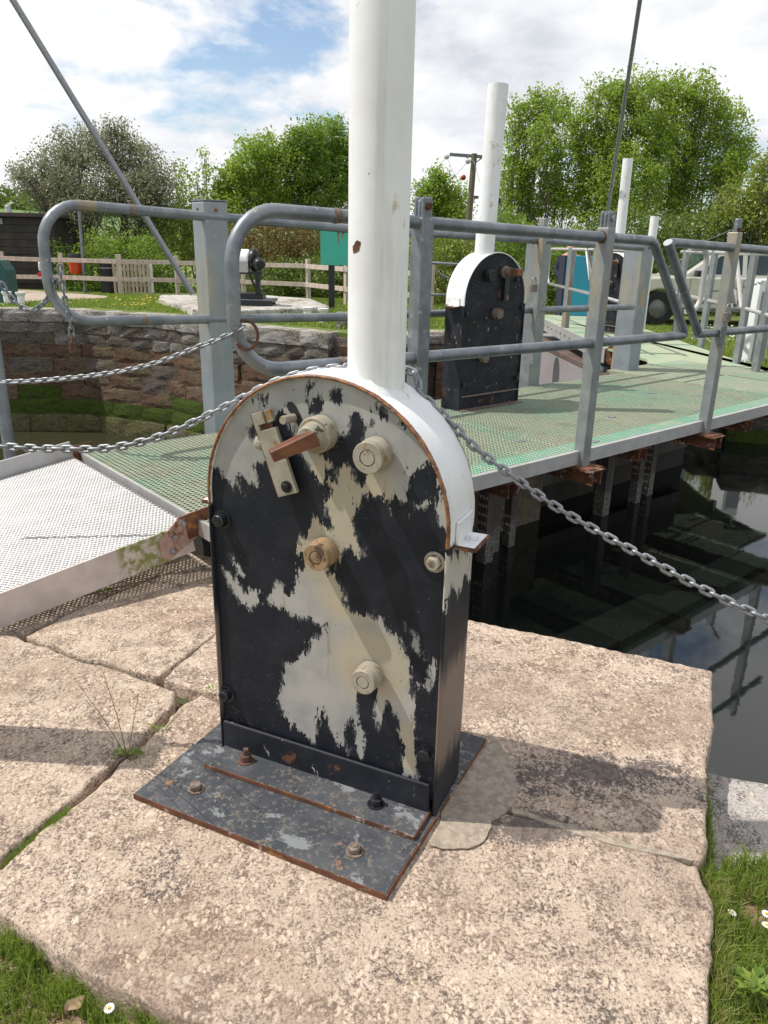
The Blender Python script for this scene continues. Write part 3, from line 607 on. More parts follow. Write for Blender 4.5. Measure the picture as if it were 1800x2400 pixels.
    if near:                                          # weld collar
        m = MB(); V = []
        for k in range(48):
            a = 2*PI*k/48; x = pole_x+.0715*math.cos(a); y = pole_y+.0715*math.sin(a); x2 = pole_x+.088*math.cos(a); y2 = pole_y+.088*math.sin(a)
            V += [(x, y, ZS+math.sqrt(R0**2-x*x)+.016+.003*math.sin(k*1.7)), (x2, y2, ZS+math.sqrt(R0**2-x2*x2)+.001)]
        m.add(V, [(2*k, 2*((k+1) % 48), 2*((k+1) % 48)+1, 2*k+1) for k in range(48)], True); m.build('weld', MAT['white'], t)
        d = MB(); a0 = math.radians(-110)
        # dent with rusty chip
        V = [(pole_x+.0722*math.cos(a0), pole_y+.0722*math.sin(a0), 1.485)]
        for k in range(14):
            th = 2*PI*k/14; rr = 1+.12*math.sin(k*2.3); da = .19*math.cos(th)*rr; dz = .013*math.sin(th)*rr+.006*math.cos(th)
            V.append((pole_x+.0722*math.cos(a0+da), pole_y+.0722*math.sin(a0+da), 1.485+dz))
        d.add(V, [(0, 1+k, 1+(k+1) % 14) for k in range(14)]); d.build('rust_chip', MAT['rust'], po)
    # bosses: boss (tan) with pin
    def boss(x, z, r, h, mat, pinr=.5, cap='pin', collar=True):
        m = MB(); prof = []
        if collar: prof += [(r*1.03, 0), (r*1.06, h*.25), (r*1.03, h*.5)]
        else: prof += [(r*1.0, 0), (r*.99, h*.5)]
        prof += [(r*.94, h*.55), (r*.98, h*.6), (r*.97, h*.96), (r*.93, h), (r*pinr*1.12, h), (r*pinr*1.12, h-.007)]
        m.lathe(prof, (x, .0, z), (0, -1, 0), 32); o = m.build('bearing_boss', mat, t)
        p = MB(); p.lathe([(r*pinr, 0), (r*pinr, h-.002), (r*pinr*.93, h), (0, h)], (x, .0, z), (0, -1, 0), 20); p.build('shaft_end', mat, o); return o
    if near:
        boss(.158, 1.014, .0405, .056, MAT['beige_metal'], .46, collar=True)
        boss(.014, .731, .0375, .054, MAT['tan_metal'], .44); boss(.152, .402, .036, .052, MAT['beige_metal'], .46)
        # winding hub and tapered square lever, standing well out of the plate
        m = MB(); m.lathe([(.046, 0), (.046, .036), (.043, .04), (.036, .04), (.034, .042), (.029, .070), (.026, .073), (0, .073)], (.004, .0, 1.046), (0, -1, 0), 32); hub = m.build('winding_hub', MAT['beige_metal'], t)
        m = MB(); a = np.array([.020, -.055, 1.050]); b = np.array([-.060, -.132, 1.009]); x = (b-a)/np.linalg.norm(b-a); y = np.cross((0, 0, 1), x); y /= np.linalg.norm(y); z = np.cross(x, y)
        V = [a+y*i*.0215+z*j*.0195 for i, j in ((-1, -1), (1, -1), (1, 1), (-1, 1))]+[b+y*i*.0150+z*j*.0135 for i, j in ((-1, -1), (1, -1), (1, 1), (-1, 1))]
        m.add(V, [(3, 2, 1, 0), (4, 5, 6, 7), (0, 1, 5, 4), (1, 2, 6, 5), (2, 3, 7, 6), (3, 0, 4, 7)]); m.build('lever', MAT['lever'], hub, bevel=.0025)
        # latch plate with a T slot, pivot nut and pin
        A = math.radians(77.5); ux = np.array([math.cos(A-PI/2), 0, math.sin(A-PI/2)]); uz = np.array([-math.cos(A), 0, math.sin(A)])
        ux = np.array([math.cos(math.radians(20)), 0, math.sin(math.radians(20))]); uz = np.array([-math.sin(math.radians(20)), 0, math.cos(math.radians(20))]); c0 = np.array([-.124, -.014, .980])
        def lp(u_, v_, d_=0.): return c0+ux*u_+uz*v_+np.array([0, d_, 0])
        m = MB(); w2, h2, th = .0305, .112, .012
        def lb(u0, u1, v0, v1): m.box(lp((u0+u1)/2, (v0+v1)/2), (u1-u0, th, v1-v0), axes=(ux, np.array([0, 1., 0]), uz))
        lb(-w2, w2, -h2, .064); lb(-w2, -.018, .064, .080); lb(-w2, .004, .080, h2); lb(.012, w2, .080, h2)
        latch = m.build('latch_plate', MAT['beige_metal'], t, bevel=.001)
        m = MB(); m.box(lp(0, .072, .004), (.036, .002, .014), axes=(ux, np.array([0, 1., 0]), uz)); m.build('slot_back', MAT['rust'], latch)
        m = MB(); m.box(lp(-w2-.0005, 0), (.0015, th*1.04, h2*2), axes=(ux, np.array([0, 1., 0]), uz)); m.build('rusty_edge', MAT['rust'], latch)
        hexbolt('nut', MAT['black_glossy'], latch, lp(.006, -.09, -.006), .011, .010, stud=.006)
        m = MB(); m.lathe([(.011, 0), (.011, .046), (.010, .048), (0, .048)], (-.078, .004, 1.074), (-.06, -1, .05), 18); m.build('pin', MAT['beige_metal'], t)
        m = MB(); sl = []
        for k in range(9): sl.append((-.088+.012*math.cos(PI*k/8+.0), 1.100+.012*math.sin(PI*k/8)))
        V = []
        cs = [(-.092, 1.106), (-.078, 1.086), (-.064, 1.062), (-.052, 1.036)]
        for (x_, z_), r_ in zip(cs, (.012, .0125, .010, .009)):
            V.append((x_-r_, .0072, z_-.004)); V.append((x_+r_, .0072, z_+.004))
        V = [(-.1, .0072, 1.100), (-.096, .0072, 1.112), (-.084, .0072, 1.114), (-.072, .0072, 1.104), (-.060, .0072, 1.084), (-.048, .0072, 1.058), (-.042, .0072, 1.040), (-.055, .0072, 1.034), (-.066, .0072, 1.052), (-.080, .0072, 1.078), (-.094, .0072, 1.09)]
        m.add(V, [tuple(range(len(V)))]); m.build('slot', MAT['binblack'], t)
        # blob-headed bolt beside the latch
        m = MB(); m.lathe([(.018, 0), (.020, .012), (.015, .024), (.006, .028), (0, .028)], (-.172, .006, 1.0), (0, -1, 0), 14); m.build('painted_bolt', MAT['beige_metal'], t)
        hexbolt('bolt', MAT['black_glossy'], t, (-.315, .006, .762), .020, .022, stud=.004); hexbolt('bolt', MAT['black_glossy'], t, (-.330, .006, .2), .019, .020, stud=.003)
        hexbolt('bolt', MAT['beige_metal'], t, (.317, .006, .757), .019, .018, stud=.003); hexbolt('bolt', MAT['black_glossy'], t, (.316, .006, .2), .018, .018, stud=.004)
        # foot angle welded to the plate
        m = MB(); m.lathe([(.006, -.335), (.006, .335)], (0, -.0065, .106), (1, 0, 0), 8); m.box((0, -.006, .058), (.675, .012, .096)); m.build('foot_upstand', MAT['black'], t, bevel=.0015); m = MB()
        m.box((0, -.056, .0175), (.675, .112, .011)); ang = m.build('foot_angle', MAT['base'], t, bevel=.0015)
        m = MB(); m.box((0, -.1125, .0175), (.676, .003, .0125)); m.box((.3385, -.056, .0175), (.003, .11, .0125)); m.build('rusty_edge', MAT['rust'], ang)
        for x_, mt in ((-.235, MAT['rust_chain']), (.195, MAT['black_glossy'])): hexbolt('bolt', mt, ang, (x_, -.045, .023), .017, .020, (0, 0, 1), stud=.022)
        # base plate
        m = MB(); m.prism([(-.445, -.292), (.345, -.305), (.372, .40), (-.42, .415)], -.008, .010); bp = m.build('base_plate', MAT['base'], t, bevel=.0015)
        m = MB()
        for a, b in (((-.447, -.2925), (.346, -.3065)), ((.3465, -.306), (.3735, .40))):
            m.beam((a[0], a[1], .0005), (b[0], b[1], .0005), .0024, .0165)
        m.build('rusty_edge', MAT['rust'], bp)
        for x_, y_, mt in ((-.30, -.20, MAT['bolt_rust']), (.215, -.215, MAT['bolt_rust'])): hexbolt('bolt', mt, bp, (x_, y_, .010), .017, .016, (0, 0, 1), stud=.006 if x_ > 0 else 0)
    else:
        boss(-.105, 1.02, .044, .05, MAT['black_glossy'], .5)
        boss(.0, .735, .040, .06, MAT['bolt_rust'], .5); boss(-.12, .40, .036, .05, MAT['bolt_rust'], .5)
        m = MB(); m.lathe([(.044, 0), (.046, .02), (.034, .024), (.032, .07), (0, .07)], (.075, 0, 1.045), (0, -1, 0), 24); hub = m.build('winding_hub', MAT['bolt_rust'], t)
        m = MB(); m.box((.095, -.11, 1.045), (.05, .085, .05)); m.build('lever', MAT['lever'], hub, bevel=.003)
        m = MB(); m.box((.10, -.012, .93), (.05, .02, .20)); lt = m.build('latch_plate', MAT['black_glossy'], t, bevel=.002); hexbolt('nut', MAT['bolt_rust'], lt, (.10, -.022, .85), .014, .01)
        for x_, z_ in ((.235, .985), (-.315, .74), (.325, .77), (.32, .2), (-.31, .2)): hexbolt('bolt', MAT['black_glossy'], t, (x_, .004, z_), .018, .016)
        m = MB(); m.box((0, -.006, .11), (.67, .010, .012)); m.box((0, -.025, .006), (.70, .06, .008)); m.build('foot_angle', MAT['bolt_rust'], t, bevel=.001)
    return t
machine('near paddle gear box with white pole, its black front paint peeling to pale grey', (-.1637, 1.870, .010), math.radians(-24.3), .1075, .095, 2.9, 0, 'near')
o2 = D(1.61, 1.34, ZD)
machine('black paddle gear box with white arched top standing on the green walkway', o2, DA, -.075, .085, 2.33, .045, 'far')
# ================================================================== WALKWAY
def DB(mb, s0, s1, t0, t1, z0, z1):           # box in deck coordinates
    c = D((s0+s1)/2, (t0+t1)/2, (z0+z1)/2); return mb.box(c, (abs(s1-s0), abs(t1-t0), abs(z1-z0)), rz=DA)
walk = thing('gate_walkway', 'long green grating walkway over the lock gate with grey steel edge', 'walkway', D(0, 0, 0), DA)
def grating(s0, s1, t0, t1, mat, ps=.030, pt=.030, bar=.010, zt=ZD, only=None):
    m = MB(); ns = max(1, int(round((s1-s0)/ps))); ntt = max(1, int(round((t1-t0)/pt)))
    for k in range(ntt+1): 
        t = t0+(t1-t0)*k/ntt; DB(m, s0, s1, t-bar/2, t+bar/2, zt-.025, zt)
    if only is None:
        for k in range(ns+1):
            s = s0+(s1-s0)*k/ns; DB(m, s-bar/2, s+bar/2, t0, t1, zt-.024, zt-.0012)
    else:
        for k in range(int((s1-s0)/.15)+1): DB(m, s0+.15*k, s0+.15*k+.008, t0, t1, zt-.024, zt-.004)
    o = m.build('grating_panel', mat, walk, world=True); tag(o, kind='stuff'); return o
seg = [-1.52, -.10, 1.0, 2.05, 3.1, 4.15]
for a, b in zip(seg[:-1], seg[1:]):
    grating(a+.006, b-.006, .19, 1.76, MAT['grate']); grating(a+.006, b-.006, .03, .17, MAT['grate_green'], .026, .028, .010)
# ribbed panels near the far bank
m = MB()
def ribs(s0, s1, t0, t1, name, mat, pitch=.05, w=.032):
    m = MB(); n = int((s1-s0)/pitch)
    for k in range(n): DB(m, s0+k*pitch, s0+k*pitch+w, t0, t1, ZD-.03, ZD-.001)
    for tt in (t0+.01, (t0+t1)/2, t1-.01): DB(m, s0, s1, tt-.01, tt+.01, ZD-.03, ZD-.003)
    tag(m.build(name, mat, walk, world=True), kind='stuff')
ribs(4.17, 5.0, .03, 1.05, 'ribbed_panel', MAT['grate']); ribs(4.17, 5.0, 1.08, 1.97, 'ribbed_panel', MAT['grate']); ribs(5.02, 5.7, .6, 1.95, 'ribbed_panel', MAT['grate'])
m = MB(); DB(m, -1.53, 5.1, -.004, .004, ZD-.085, ZD+.003); DB(m, -1.53, 5.1, 0.004, .028, ZD-.006, ZD+.003); m.build('edge_angle', MAT['alu'], walk, world=True)
m = MB(); DB(m, -1.53, 4.2, 1.765, 1.775, ZD-.085, ZD+.002); m.build('edge_angle', MAT['galv'], walk, world=True)
m = MB(); DB(m, -1.535, -1.522, .0, 1.775, ZD-.075, ZD+.002); m.build('edge_angle', MAT['alu'], walk, world=True)
for s in (-1.2, -.44, .4, 1.03, 1.8, 2.59, 3.4, 4.15):
    m = MB(); e = -.13 if s in (-.44, 1.03, 2.59, 4.15) else .02
    for dt in (-.045, .045):
        DB(m, s+dt-.004, s+dt+.004, e, 1.75, ZD-.2, ZD-.11)
    DB(m, s-.085, s+.085, e-.004, 1.75, ZD-.109, ZD-.10)
    m.build('cross_bearer', MAT['rust'], walk, world=True)
for s_, t_ in ((.9, .4), (1.3, .1), (2.1, .5), (2.9, .25), (3.3, .9), (.2, .7)):
    m = MB(); DB(m, s_-.03, s_+.03, t_-.02, t_+.02, ZD+.0, ZD+.004); m.build('fixing_clip', MAT['galv_bright'], walk, world=True)
# second walkway, running away to the far bank
walk2 = thing('gate_walkway', 'pale green walkway running away behind the grey posts to the far bank', 'walkway', (3.5, 12, 0))
m = MB(); m.prism([(2.88, 10.4), (3.1, 9.3), D(5.02, 1.98)[:2], D(5.72, 1.5)[:2], D(5.72, .62)[:2], (4.2, 8.5), (4.22, 9.3), (4.3, 15.5), (2.88, 15.5)], ZD-.03, ZD-.002)
m.build('deck_panel', MAT['pale_green'], walk2, world=True)
m = MB(); m.box((2.87, 12.9, ZD-.10), (.012, 5.2, .20)); f = m.build('fascia', MAT['alu'], walk2, world=True)
for k in range(14): hexbolt('bolt', MAT['galv_dark'], f, (0, 0, 0), .014, .01, (-1, 0, 0)).location = (2.864-3.5, 10.6+.35*k-12, ZD-.1)
for y in (10.9, 12.2, 13.5):
    m = MB(); m.box((3.58, y, ZD-.001), (1.38, .02, .004)); m.build('deck_joint', MAT['dark_timber'], walk2, world=True)
# ================================================================== RAMP
ramp = thing('aluminium_ramp', 'sloping aluminium grip plank ramp leading up to the green walkway', 'ramp', (0, 0, 0))
RC = np.array([-.903, 3.338, .262]); RX = np.array([math.cos(math.radians(222)), math.sin(math.radians(222)), -.139]); RX /= np.linalg.norm(RX)
RY = np.array([-.656, .755, 0]); RZ = np.cross(RX, RY); RZ = -RZ if RZ[2] < 0 else RZ
def RP(a, b, c=0.): return RC+RX*a+RY*b+RZ*c
RL, RW = 2.05, 1.47
NPL = 7
def plank(b0, b1):
    """perforated plank with raised rims round hex-staggered holes (real holes)"""
    m = MB(); pa = .0185; pb = (b1-b0-.004)/round((b1-b0-.004)/.0165); na = int(RL/pa); nb = int(round((b1-b0-.004)/pb)); V = []; F = []
    L8 = [math.pi/8+k*math.pi/4 for k in range(8)]
    for j in range(nb):
        for i in range(na):
            ca = (i+.5+(.5 if j % 2 else 0))*pa; cb_ = b0+.002+(j+.5)*pb; b = len(V)
            for k in range(8):                    # outer ring on the cell border
                c_, s_ = math.cos(L8[k]), math.sin(L8[k]); sc = .5/max(abs(c_), abs(s_)); V.append(RP(ca+pa*sc*c_, cb_+pb*sc*s_, 0))
            for k in range(8): V.append(RP(ca+.0050*math.cos(L8[k]), cb_+.0044*math.sin(L8[k]), .0022))
            F += [(b+k, b+(k+1) % 8, b+8+(k+1) % 8, b+8+k) for k in range(8)]
            # cell corners
            for sx_, sy_, k0, k1 in ((1, 1, 0, 1), (-1, 1, 2, 3), (-1, -1, 4, 5), (1, -1, 6, 7)):
                V.append(RP(ca+sx_*pa/2, cb_+sy_*pb/2)); F.append((b+k0, len(V)-1, b+k1))
    m.add(V, F); 
    for b_ in (b0+.0015, b1-.0015): m.box(RP(RL/2, b_, -.012), (RL, .003, .024), axes=(RX, RY, RZ))
    return m.build('grip_plank', MAT['alu'], ramp)
for k in range(NPL): plank(k*RW/NPL, (k+1)*RW/NPL)
m = MB(); c = RP(RL/2, -.008, -.062); m.box((0, 0, 0), (RL, .012, .148)); sd_o = m.build('side_channel', MAT['alu_moss'], ramp, bevel=.002)
mt = Matrix.Identity(4)
for i in range(3): mt[i][0] = RX[i]; mt[i][1] = RY[i]; mt[i][2] = RZ[i]; mt[i][3] = c[i]
sd_o.matrix_local = mt
for k, v in enumerate(sd_o.data.vertices): v.co.x += RL/2
mt[0][3], mt[1][3], mt[2][3] = RP(0, -.008, -.062); sd_o.matrix_local = mt
m = MB(); m.box(RP(RL/2, RW+.012, -.02), (RL, .014, .23), axes=(RX, RY, RZ)); m.build('side_channel', MAT['alu'], ramp, bevel=.002)
for b_ in (.35, .75, 1.15):
    m = MB(); m.box(RP(RL/2, b_, -.065), (RL, .05, .07), axes=(RX, RY, RZ)); m.build('runner', MAT['alu'], ramp)
# hinge plates
def hinge(b_, lab):
    h = thing('hinge_bracket', lab, 'hinge bracket', RP(0, b_, -.06))
    m = MB(); o = -.016 if b_ < 1 else .024; base = RP(0, b_+o)
    pts = [(.17, -.10), (.165, -.02), (.05, .055), (-.02, .060), (-.02, -.07), (.14, -.125)]
    V = [base+RX*a+RZ*c_+RY*q for q in (-.004, .004) for a, c_ in pts]; n = len(pts); m.add(V, [tuple(range(n)), tuple(reversed(range(n, 2*n)))]+[(i, i+n, (i+1) % n+n, (i+1) % n) for i in range(n)])
    p1 = m.build('splice_plate', MAT['alu_rusty'], h, world=True, bevel=.001)
    m = MB(); m.box(base+RX*(-.05)+RZ*.0-RY*.010, (.15, .010, .12), axes=(RX, RY, RZ)); m.build('hinge_leaf', MAT['rust'], h, world=True, bevel=.001)
    for a, c_ in ((.035, .02), (.09, -.03), (.115, -.09), (-.06, .035), (-.02, -.045)):
        m = MB(); m.hexa(base+RX*a+RZ*c_-RY*.004, .013, .012, -RY); m.build('bolt', MAT['galv_bright'] if a > 0 else MAT['rust'], h, world=True)
MAT['alu_rusty'] = simple('rust_stained_plate', (.42, .30, .25), (.33, .22, .17), 14, .7, .1, .2, 80, .002, [(RUST, 12, .58, .05, None)])
hinge(0., 'rusty bolted hinge bracket on the near corner of the aluminium ramp')
hinge(RW, 'rusty hinge bracket at the far corner of the aluminium ramp by the chain')
# steel platform beyond the ramp
pf = thing('steel_platform', 'pale steel plate platform beyond the aluminium ramp at the left edge', 'platform', (-2.6, 4.6, 0))
m = MB(); m.prism([(-1.62, 4.42), (-1.86, 4.62), (-4.6, 4.7), (-4.6, 3.9), (-2.6, 2.9)], .02, .05); m.build('plate', MAT['galv_bright'], pf, world=True)
# ================================================================== RAILS
RT = .0295
def uend(s_end, t, zl, zh, r=.21, sign=-1):
    """rounded loop end in deck coordinates: returns path from upper to lower"""
    P = []
    for a in np.linspace(0, PI/2, 9): P.append(DR(s_end-sign*r+sign*r*math.sin(a), t, zh-r+r*math.cos(a)))
    for a in np.linspace(0, PI/2, 9): P.append(DR(s_end-sign*r+sign*r*math.cos(a), t, zl+r-r*math.sin(a)))
    return P
def post(name, mat, parent, s, t, z0, z1, w=.08, world=True, bev=.006):
    m = MB(); m.box(D(s, t, (z0+z1)/2), (w, w, z1-z0), rz=DA); return m.build(name, mat, parent, world=True, bevel=bev)
def padlock(lab, c, nrm, sc=1.):
    nrm = np.array(nrm, float); nrm /= np.linalg.norm(nrm); x = np.cross((0, 0, 1), nrm); p = thing('padlock', lab, 'padlock', c, 0, 'padlocks on the posts'); c = np.array(c, float)
    m = MB(); m.box(c, (.048*sc, .022*sc, .044*sc), axes=(x, nrm, np.array([0, 0, 1.]))); m.build('lock_body', MAT['lockbody'], p, world=True, bevel=.003)
    m = MB(); m.tube([c+x*(-.016*sc)+(0, 0, .018*sc), c+x*(-.016*sc)+(0, 0, .045*sc)]+[c+x*(.016*sc*math.cos(a))+np.array([0, 0, 1.])*(.045*sc+.016*sc*math.sin(a)) for a in np.linspace(PI, 0, 8)]+[c+x*(.016*sc)+(0, 0, .018*sc)], .0042*sc, 8); m.build('shackle', MAT['galv_bright'], p, world=True)
MAT['lockbody'] = simple('tarnished_brass', (.24, .20, .18), (.16, .13, .12), 30, .5, .5, .1)
ZU, ZL = 1.571, .962
def DR(s, t, z=0.):
    if t < 1: return D(s, t, z+(.012+.010*(z-.96)/.61)*(1.03-s))
    k = (.036 if z > 1.3 else .027)*(.5-s) if s < .5 else (.016 if z > 1.3 else .010)*(.5-s)
    return D(s, t, z+k)
nr = thing('handrail', 'near galvanised handrail with rounded loop end and slanted break over the dark water', 'handrail', D(0, 0, 0), DA, 'walkway handrails')
m = MB(); m.tube([DR(1.52, 0, ZU)]+[DR(s, 0, ZU) for s in (1.0, .3, -.5, -1.0)]+uend(-1.46, 0, ZL, ZU)+[DR(s, 0, ZL) for s in (-1.0, -.4, .4, 1.3, 2.07)], RT, 20)
m.tube([DR(1.50, 0, ZU+.001), DR(1.555, 0, ZU-.012), DR(1.60, 0, ZU-.06), DR(2.06, 0, ZL+.05), DR(2.085, 0, ZL+.002)], RT-.0006, 20); m.build('rail_tube', MAT['galv'], nr, world=True)
m = MB()
for s, z in ((-.95, ZU), (-.92, ZL)): m.tube([DR(s-.02, 0, z), DR(s+.02, 0, z)], RT+.0012, 20); m.tube([DR(s-.004, 0, z), DR(s+.004, 0, z)], RT+.0035, 20)
tag(m.build('weld_band', MAT['bolt_rust'], nr, world=True), kind='stuff')
for s in (-.44, 1.03):
    po_ = post('post', MAT['galv_tan'] if s > 0 else MAT['galv_dark2'] if 'galv_dark2' in MAT else MAT['galv'], nr, s, 0.0, ZD-.10, 1.625, .078)
    m = MB(); m.box(D(s, 0, 1.66), (.062, .024, .09), rz=DA); kn = m.build('hinge_tongue', MAT['galv'], po_, world=True, bevel=.012)
    m = MB(); m.box(D(s, -.024, 1.665), (.064, .02, .10), rz=DA); m.box(D(s, .024, 1.665), (.064, .02, .10), rz=DA); tag(m.build('hinge_cheeks', MAT['galv'], po_, world=True, bevel=.012), kind='stuff')
    m = MB(); m.hexa(D(s, -.034, 1.675), .017, .012, -DN, 20); m.hexa(D(s, .034, 1.675), .015, .010, DN); m.build('hinge_pin', MAT['rust'] if s < 0 else MAT['galv_bright'], po_, world=True)
    m = MB(); DB(m, s-.085, s+.085, -.115, .0, ZD-.10, ZD-.092); m.build('foot_plate', MAT['rust'], po_, world=True)
    # chamfered gusset where rails are let in
for s, z in ((1.03-.042, ZU), (1.03-.042, ZL)):
    m = MB(); m.tube([D(s-.006, 0, z), D(s+.004, 0, z)], RT+.005, 20); m.build('weld', MAT['rust'] if z > 1.2 else MAT['galv_bright'], nr, world=True)
nr2 = thing('handrail', 'near galvanised handrail section right of the slanted break with padlocked post', 'handrail', D(3, 0, 0), DA, 'walkway handrails')
m = MB(); m.tube([DR(4.7, 0, ZU-.01), DR(3, 0, ZU), DR(1.76, 0, ZU)], RT, 20); m.tube([DR(1.715, 0, ZU+.0), DR(1.735, 0, ZU-.02), DR(2.27, 0, ZL+.02), DR(2.285, 0, ZL+.002)], RT, 20); m.tube([DR(2.26, 0, ZL), DR(3.4, 0, ZL), DR(4.7, 0, ZL)], RT-.0005, 20)
m.build('rail_tube', MAT['galv'], nr2, world=True)
for s in (2.59, 4.15):
    po_ = post('post', MAT['galv_tan'], nr2, s, .0, ZD-.10, 1.64, .075)
    m = MB(); m.box(D(s, -.010, 1.655), (.07, .03, .15), rz=DA); m.build('top_tab', MAT['galv'], po_, world=True, bevel=.008)
    m = MB(); m.hexa(D(s+.0, -.026, 1.655), .015, .014, -DN, 6); m.tube([D(s+.03, -.01, 1.66), D(s+.075, -.01, 1.66)], .006, 8); m.build('bolt', MAT['rust'], po_, world=True)
    m = MB(); DB(m, s-.085, s+.085, -.115, .0, ZD-.10, ZD-.092); m.build('foot_plate', MAT['rust'], po_, world=True)
    m = MB(); m.box(DR(s-.03, -.042, ZL-.02), (.07, .010, .14), rz=DA); m.build('lock_hasp', MAT['galv'], po_, world=True, bevel=.003)
padlock('padlock hanging on the near post right of the slanted railing break', D(2.545, -.06, 1.06), -DN, 1.5)
# far rail of the walkway
fr = thing('handrail', 'far galvanised handrail whose rounded loop end hangs over the lock chamber at left', 'handrail', D(0, 1.73, 0), DA, 'walkway handrails')
TF = 1.80; ZFU, ZFL = 1.607, .995
m = MB(); m.tube([DR(4.3, TF, ZFU-.02), DR(2, TF, ZFU), DR(.5, TF, ZFU), DR(-.9, TF, ZFU)]+uend(-1.60, TF, ZFL, ZFU, .22)+[DR(-.9, TF, ZFL), DR(.5, TF, ZFL), DR(2, TF, ZFL), DR(4.25, TF, ZFL-.01)], RT, 20); m.build('rail_tube', MAT['galv'], fr, world=True)
m = MB()
for s, z in ((-1.08, ZFU), (-1.06, ZFL)): m.tube([DR(s-.018, TF, z), DR(s+.018, TF, z)], RT+.0015, 20)
tag(m.build('weld_band', MAT['bolt_rust'], fr, world=True), kind='stuff')
def column(lab, s, t, ztop, w=.165, extra=False, zb=-1.0):
    c = thing('gate_post', lab, 'steel post', D(s, t, 0), DA, 'big square posts of the lock gate')
    m = MB(); m.box(D(s, t, (ztop+zb)/2), (w, w, ztop-zb), rz=DA); m.build('post_shaft', MAT['galv_tan'] if extra else MAT['galv_col'], c, world=True, bevel=.012)
    m = MB(); m.box(D(s, t, ztop+.004), (w*1.01, w*1.01, .009), rz=DA); m.build('cap_plate', MAT['galv_dark'], c, world=True, bevel=.002)
    for q, nn in ((D(s-w/2, t, ztop-.05), -DD), (D(s, t-w/2, ztop-.05), -DN)):
        m = MB(); m.hexa(q, .011, .006, nn, 14); m.build('cap_screw', MAT['rust'], c, world=True)
    return c
MAT['galv_col'] = simple('galvanised_column', (.30, .34, .37), (.24, .27, .30), 3, .5, .4, .1, 60, .002, [((.42, .38, .28), 2.3, .60, .1, (1, 1, .25)), ((.40, .43, .45), 14, .68, .04, None)])
column('stout square galvanised post between the two rounded railing loop ends', -.545, 1.86, 1.735)
c1 = column('square galvanised post with padlocked bar just right of the farther gear box', 2.72, 1.86, 1.60, .16, True)
m = MB(); m.box(D(2.62, 1.74, 1.12), (.055, .05, 1.26), rz=DA); m.build('locking_bar', MAT['galv_tan'], c1, world=True, bevel=.004)
padlock('padlock on the square post right of the farther gear box', D(2.50, 1.70, 1.17), -DN, 1.5)
c2 = column('leaning look square galvanised post with oval tan stain', 4.42, 1.9, 1.58, .2, False)
c2['label'] = 'widest square galvanised post with an oval tan stain, behind the slanted rails'
m = MB(); V = [D(4.42, 1.9-.1015, 1.03)]+[D(4.42-.0+.045*math.cos(a), 1.9-.1015, 1.03+.105*math.sin(a)) for a in np.linspace(0, 2*PI, 21)[:-1]]
m.add(V, [(0, 1+k, 1+(k+1) % 20) for k in range(20)]); m.build('tan_stain', MAT['tanstain'] if 'tanstain' in MAT else simple('tan_stain', (.40, .32, .20), (.36, .29, .19), 6, .7), c2, world=True)
# narrow posts and rails along the second walkway
r3 = thing('handrail', 'distant pale handrail with a slanted break in front of the white car', 'handrail', (4.3, 10, 0), 0, 'walkway handrails')
def bx_(x, y, z): return np.array([x, y, z], float)
XR = lambda y: 4.03+(y-8.48)*.12
def rr3(y, z): return bx_(XR(y), y, z)
m = MB(); m.tube([rr3(8.1, 1.50), rr3(9.86, 1.5), rr3(9.82, 1.48), rr3(9.32, .90), rr3(8.1, .88)], .024, 12); m.build('rail_tube', MAT['alu'], r3, world=True)
m = MB(); m.tube([rr3(12.6, 1.5), rr3(10.1, 1.5), rr3(10.06, 1.48), rr3(9.56, .90), rr3(12.6, .88)], .024, 12); m.build('rail_tube', MAT['alu'], r3, world=True)
for y in (8.48, 9.15, 10.75, 12.3):
    m = MB(); m.box(rr3(y, .83), (.07, .07, 1.40), rz=.6); m.build('post', MAT['galv_tan'], r3, world=True, bevel=.004)
r4 = thing('handrail', 'distant handrail on the chamber side of the second walkway with thin slanted rails', 'handrail', (2.95, 11, 0), 0, 'walkway handrails')
def rr4(y, z): return bx_(2.92, y, z)
m = MB(); m.tube([rr4(9.7, 1.5), rr4(11.9, 1.5), rr4(11.94, 1.48), rr4(11.3, .9), rr4(9.7, .88)], .024, 12); m.build('rail_tube', MAT['alu'], r4, world=True)
m = MB(); m.tube([rr4(12.05, 1.48), rr4(12.1, 1.5), rr4(14.6, 1.5)]+[rr4(14.6+.2*math.sin(a), 1.3+.2*math.cos(a)) for a in np.linspace(0, PI/2, 5)]+[rr4(14.6+.2*math.cos(a), 1.1-.2*math.sin(a)) for a in np.linspace(0, PI/2, 5)]+[rr4(14.6, .9), rr4(11.5, .9), rr4(12.03, 1.47)], .024, 12); m.build('rail_tube', MAT['alu'], r4, world=True)
for y in (9.9, 11.4, 13.0):
    m = MB(); m.box(rr4(y, .65), (.09, .09, 1.75), rz=.5); m.build('post', MAT['galv_tan'], r4, world=True, bevel=.004)
lp_ = thing('handrail', 'short curved loop end of railing beside the widest square post', 'handrail', (3.4, 9, 0), 0, 'walkway handrails')
q = [np.array([3.10+.45*0, 8.8, 0])]
def rr5(a, z): return np.array([3.28, 8.75, 0])+np.array([.75, .55, 0])*a+np.array([0, 0, z])
m = MB(); m.tube([rr5(.0, .88)]+[rr5(.10+.16*math.sin(a), 1.04-.16*math.cos(a)) for a in np.linspace(0, PI/2, 8)]+[rr5(.26, 1.40)]+[rr5(.26-.12+.12*math.cos(a), 1.42+.12*math.sin(a)) for a in np.linspace(0, PI/2, 6)]+[rr5(-.1, 1.54)], .030, 14); m.build('rail_tube', MAT['alu'], lp_, world=True)
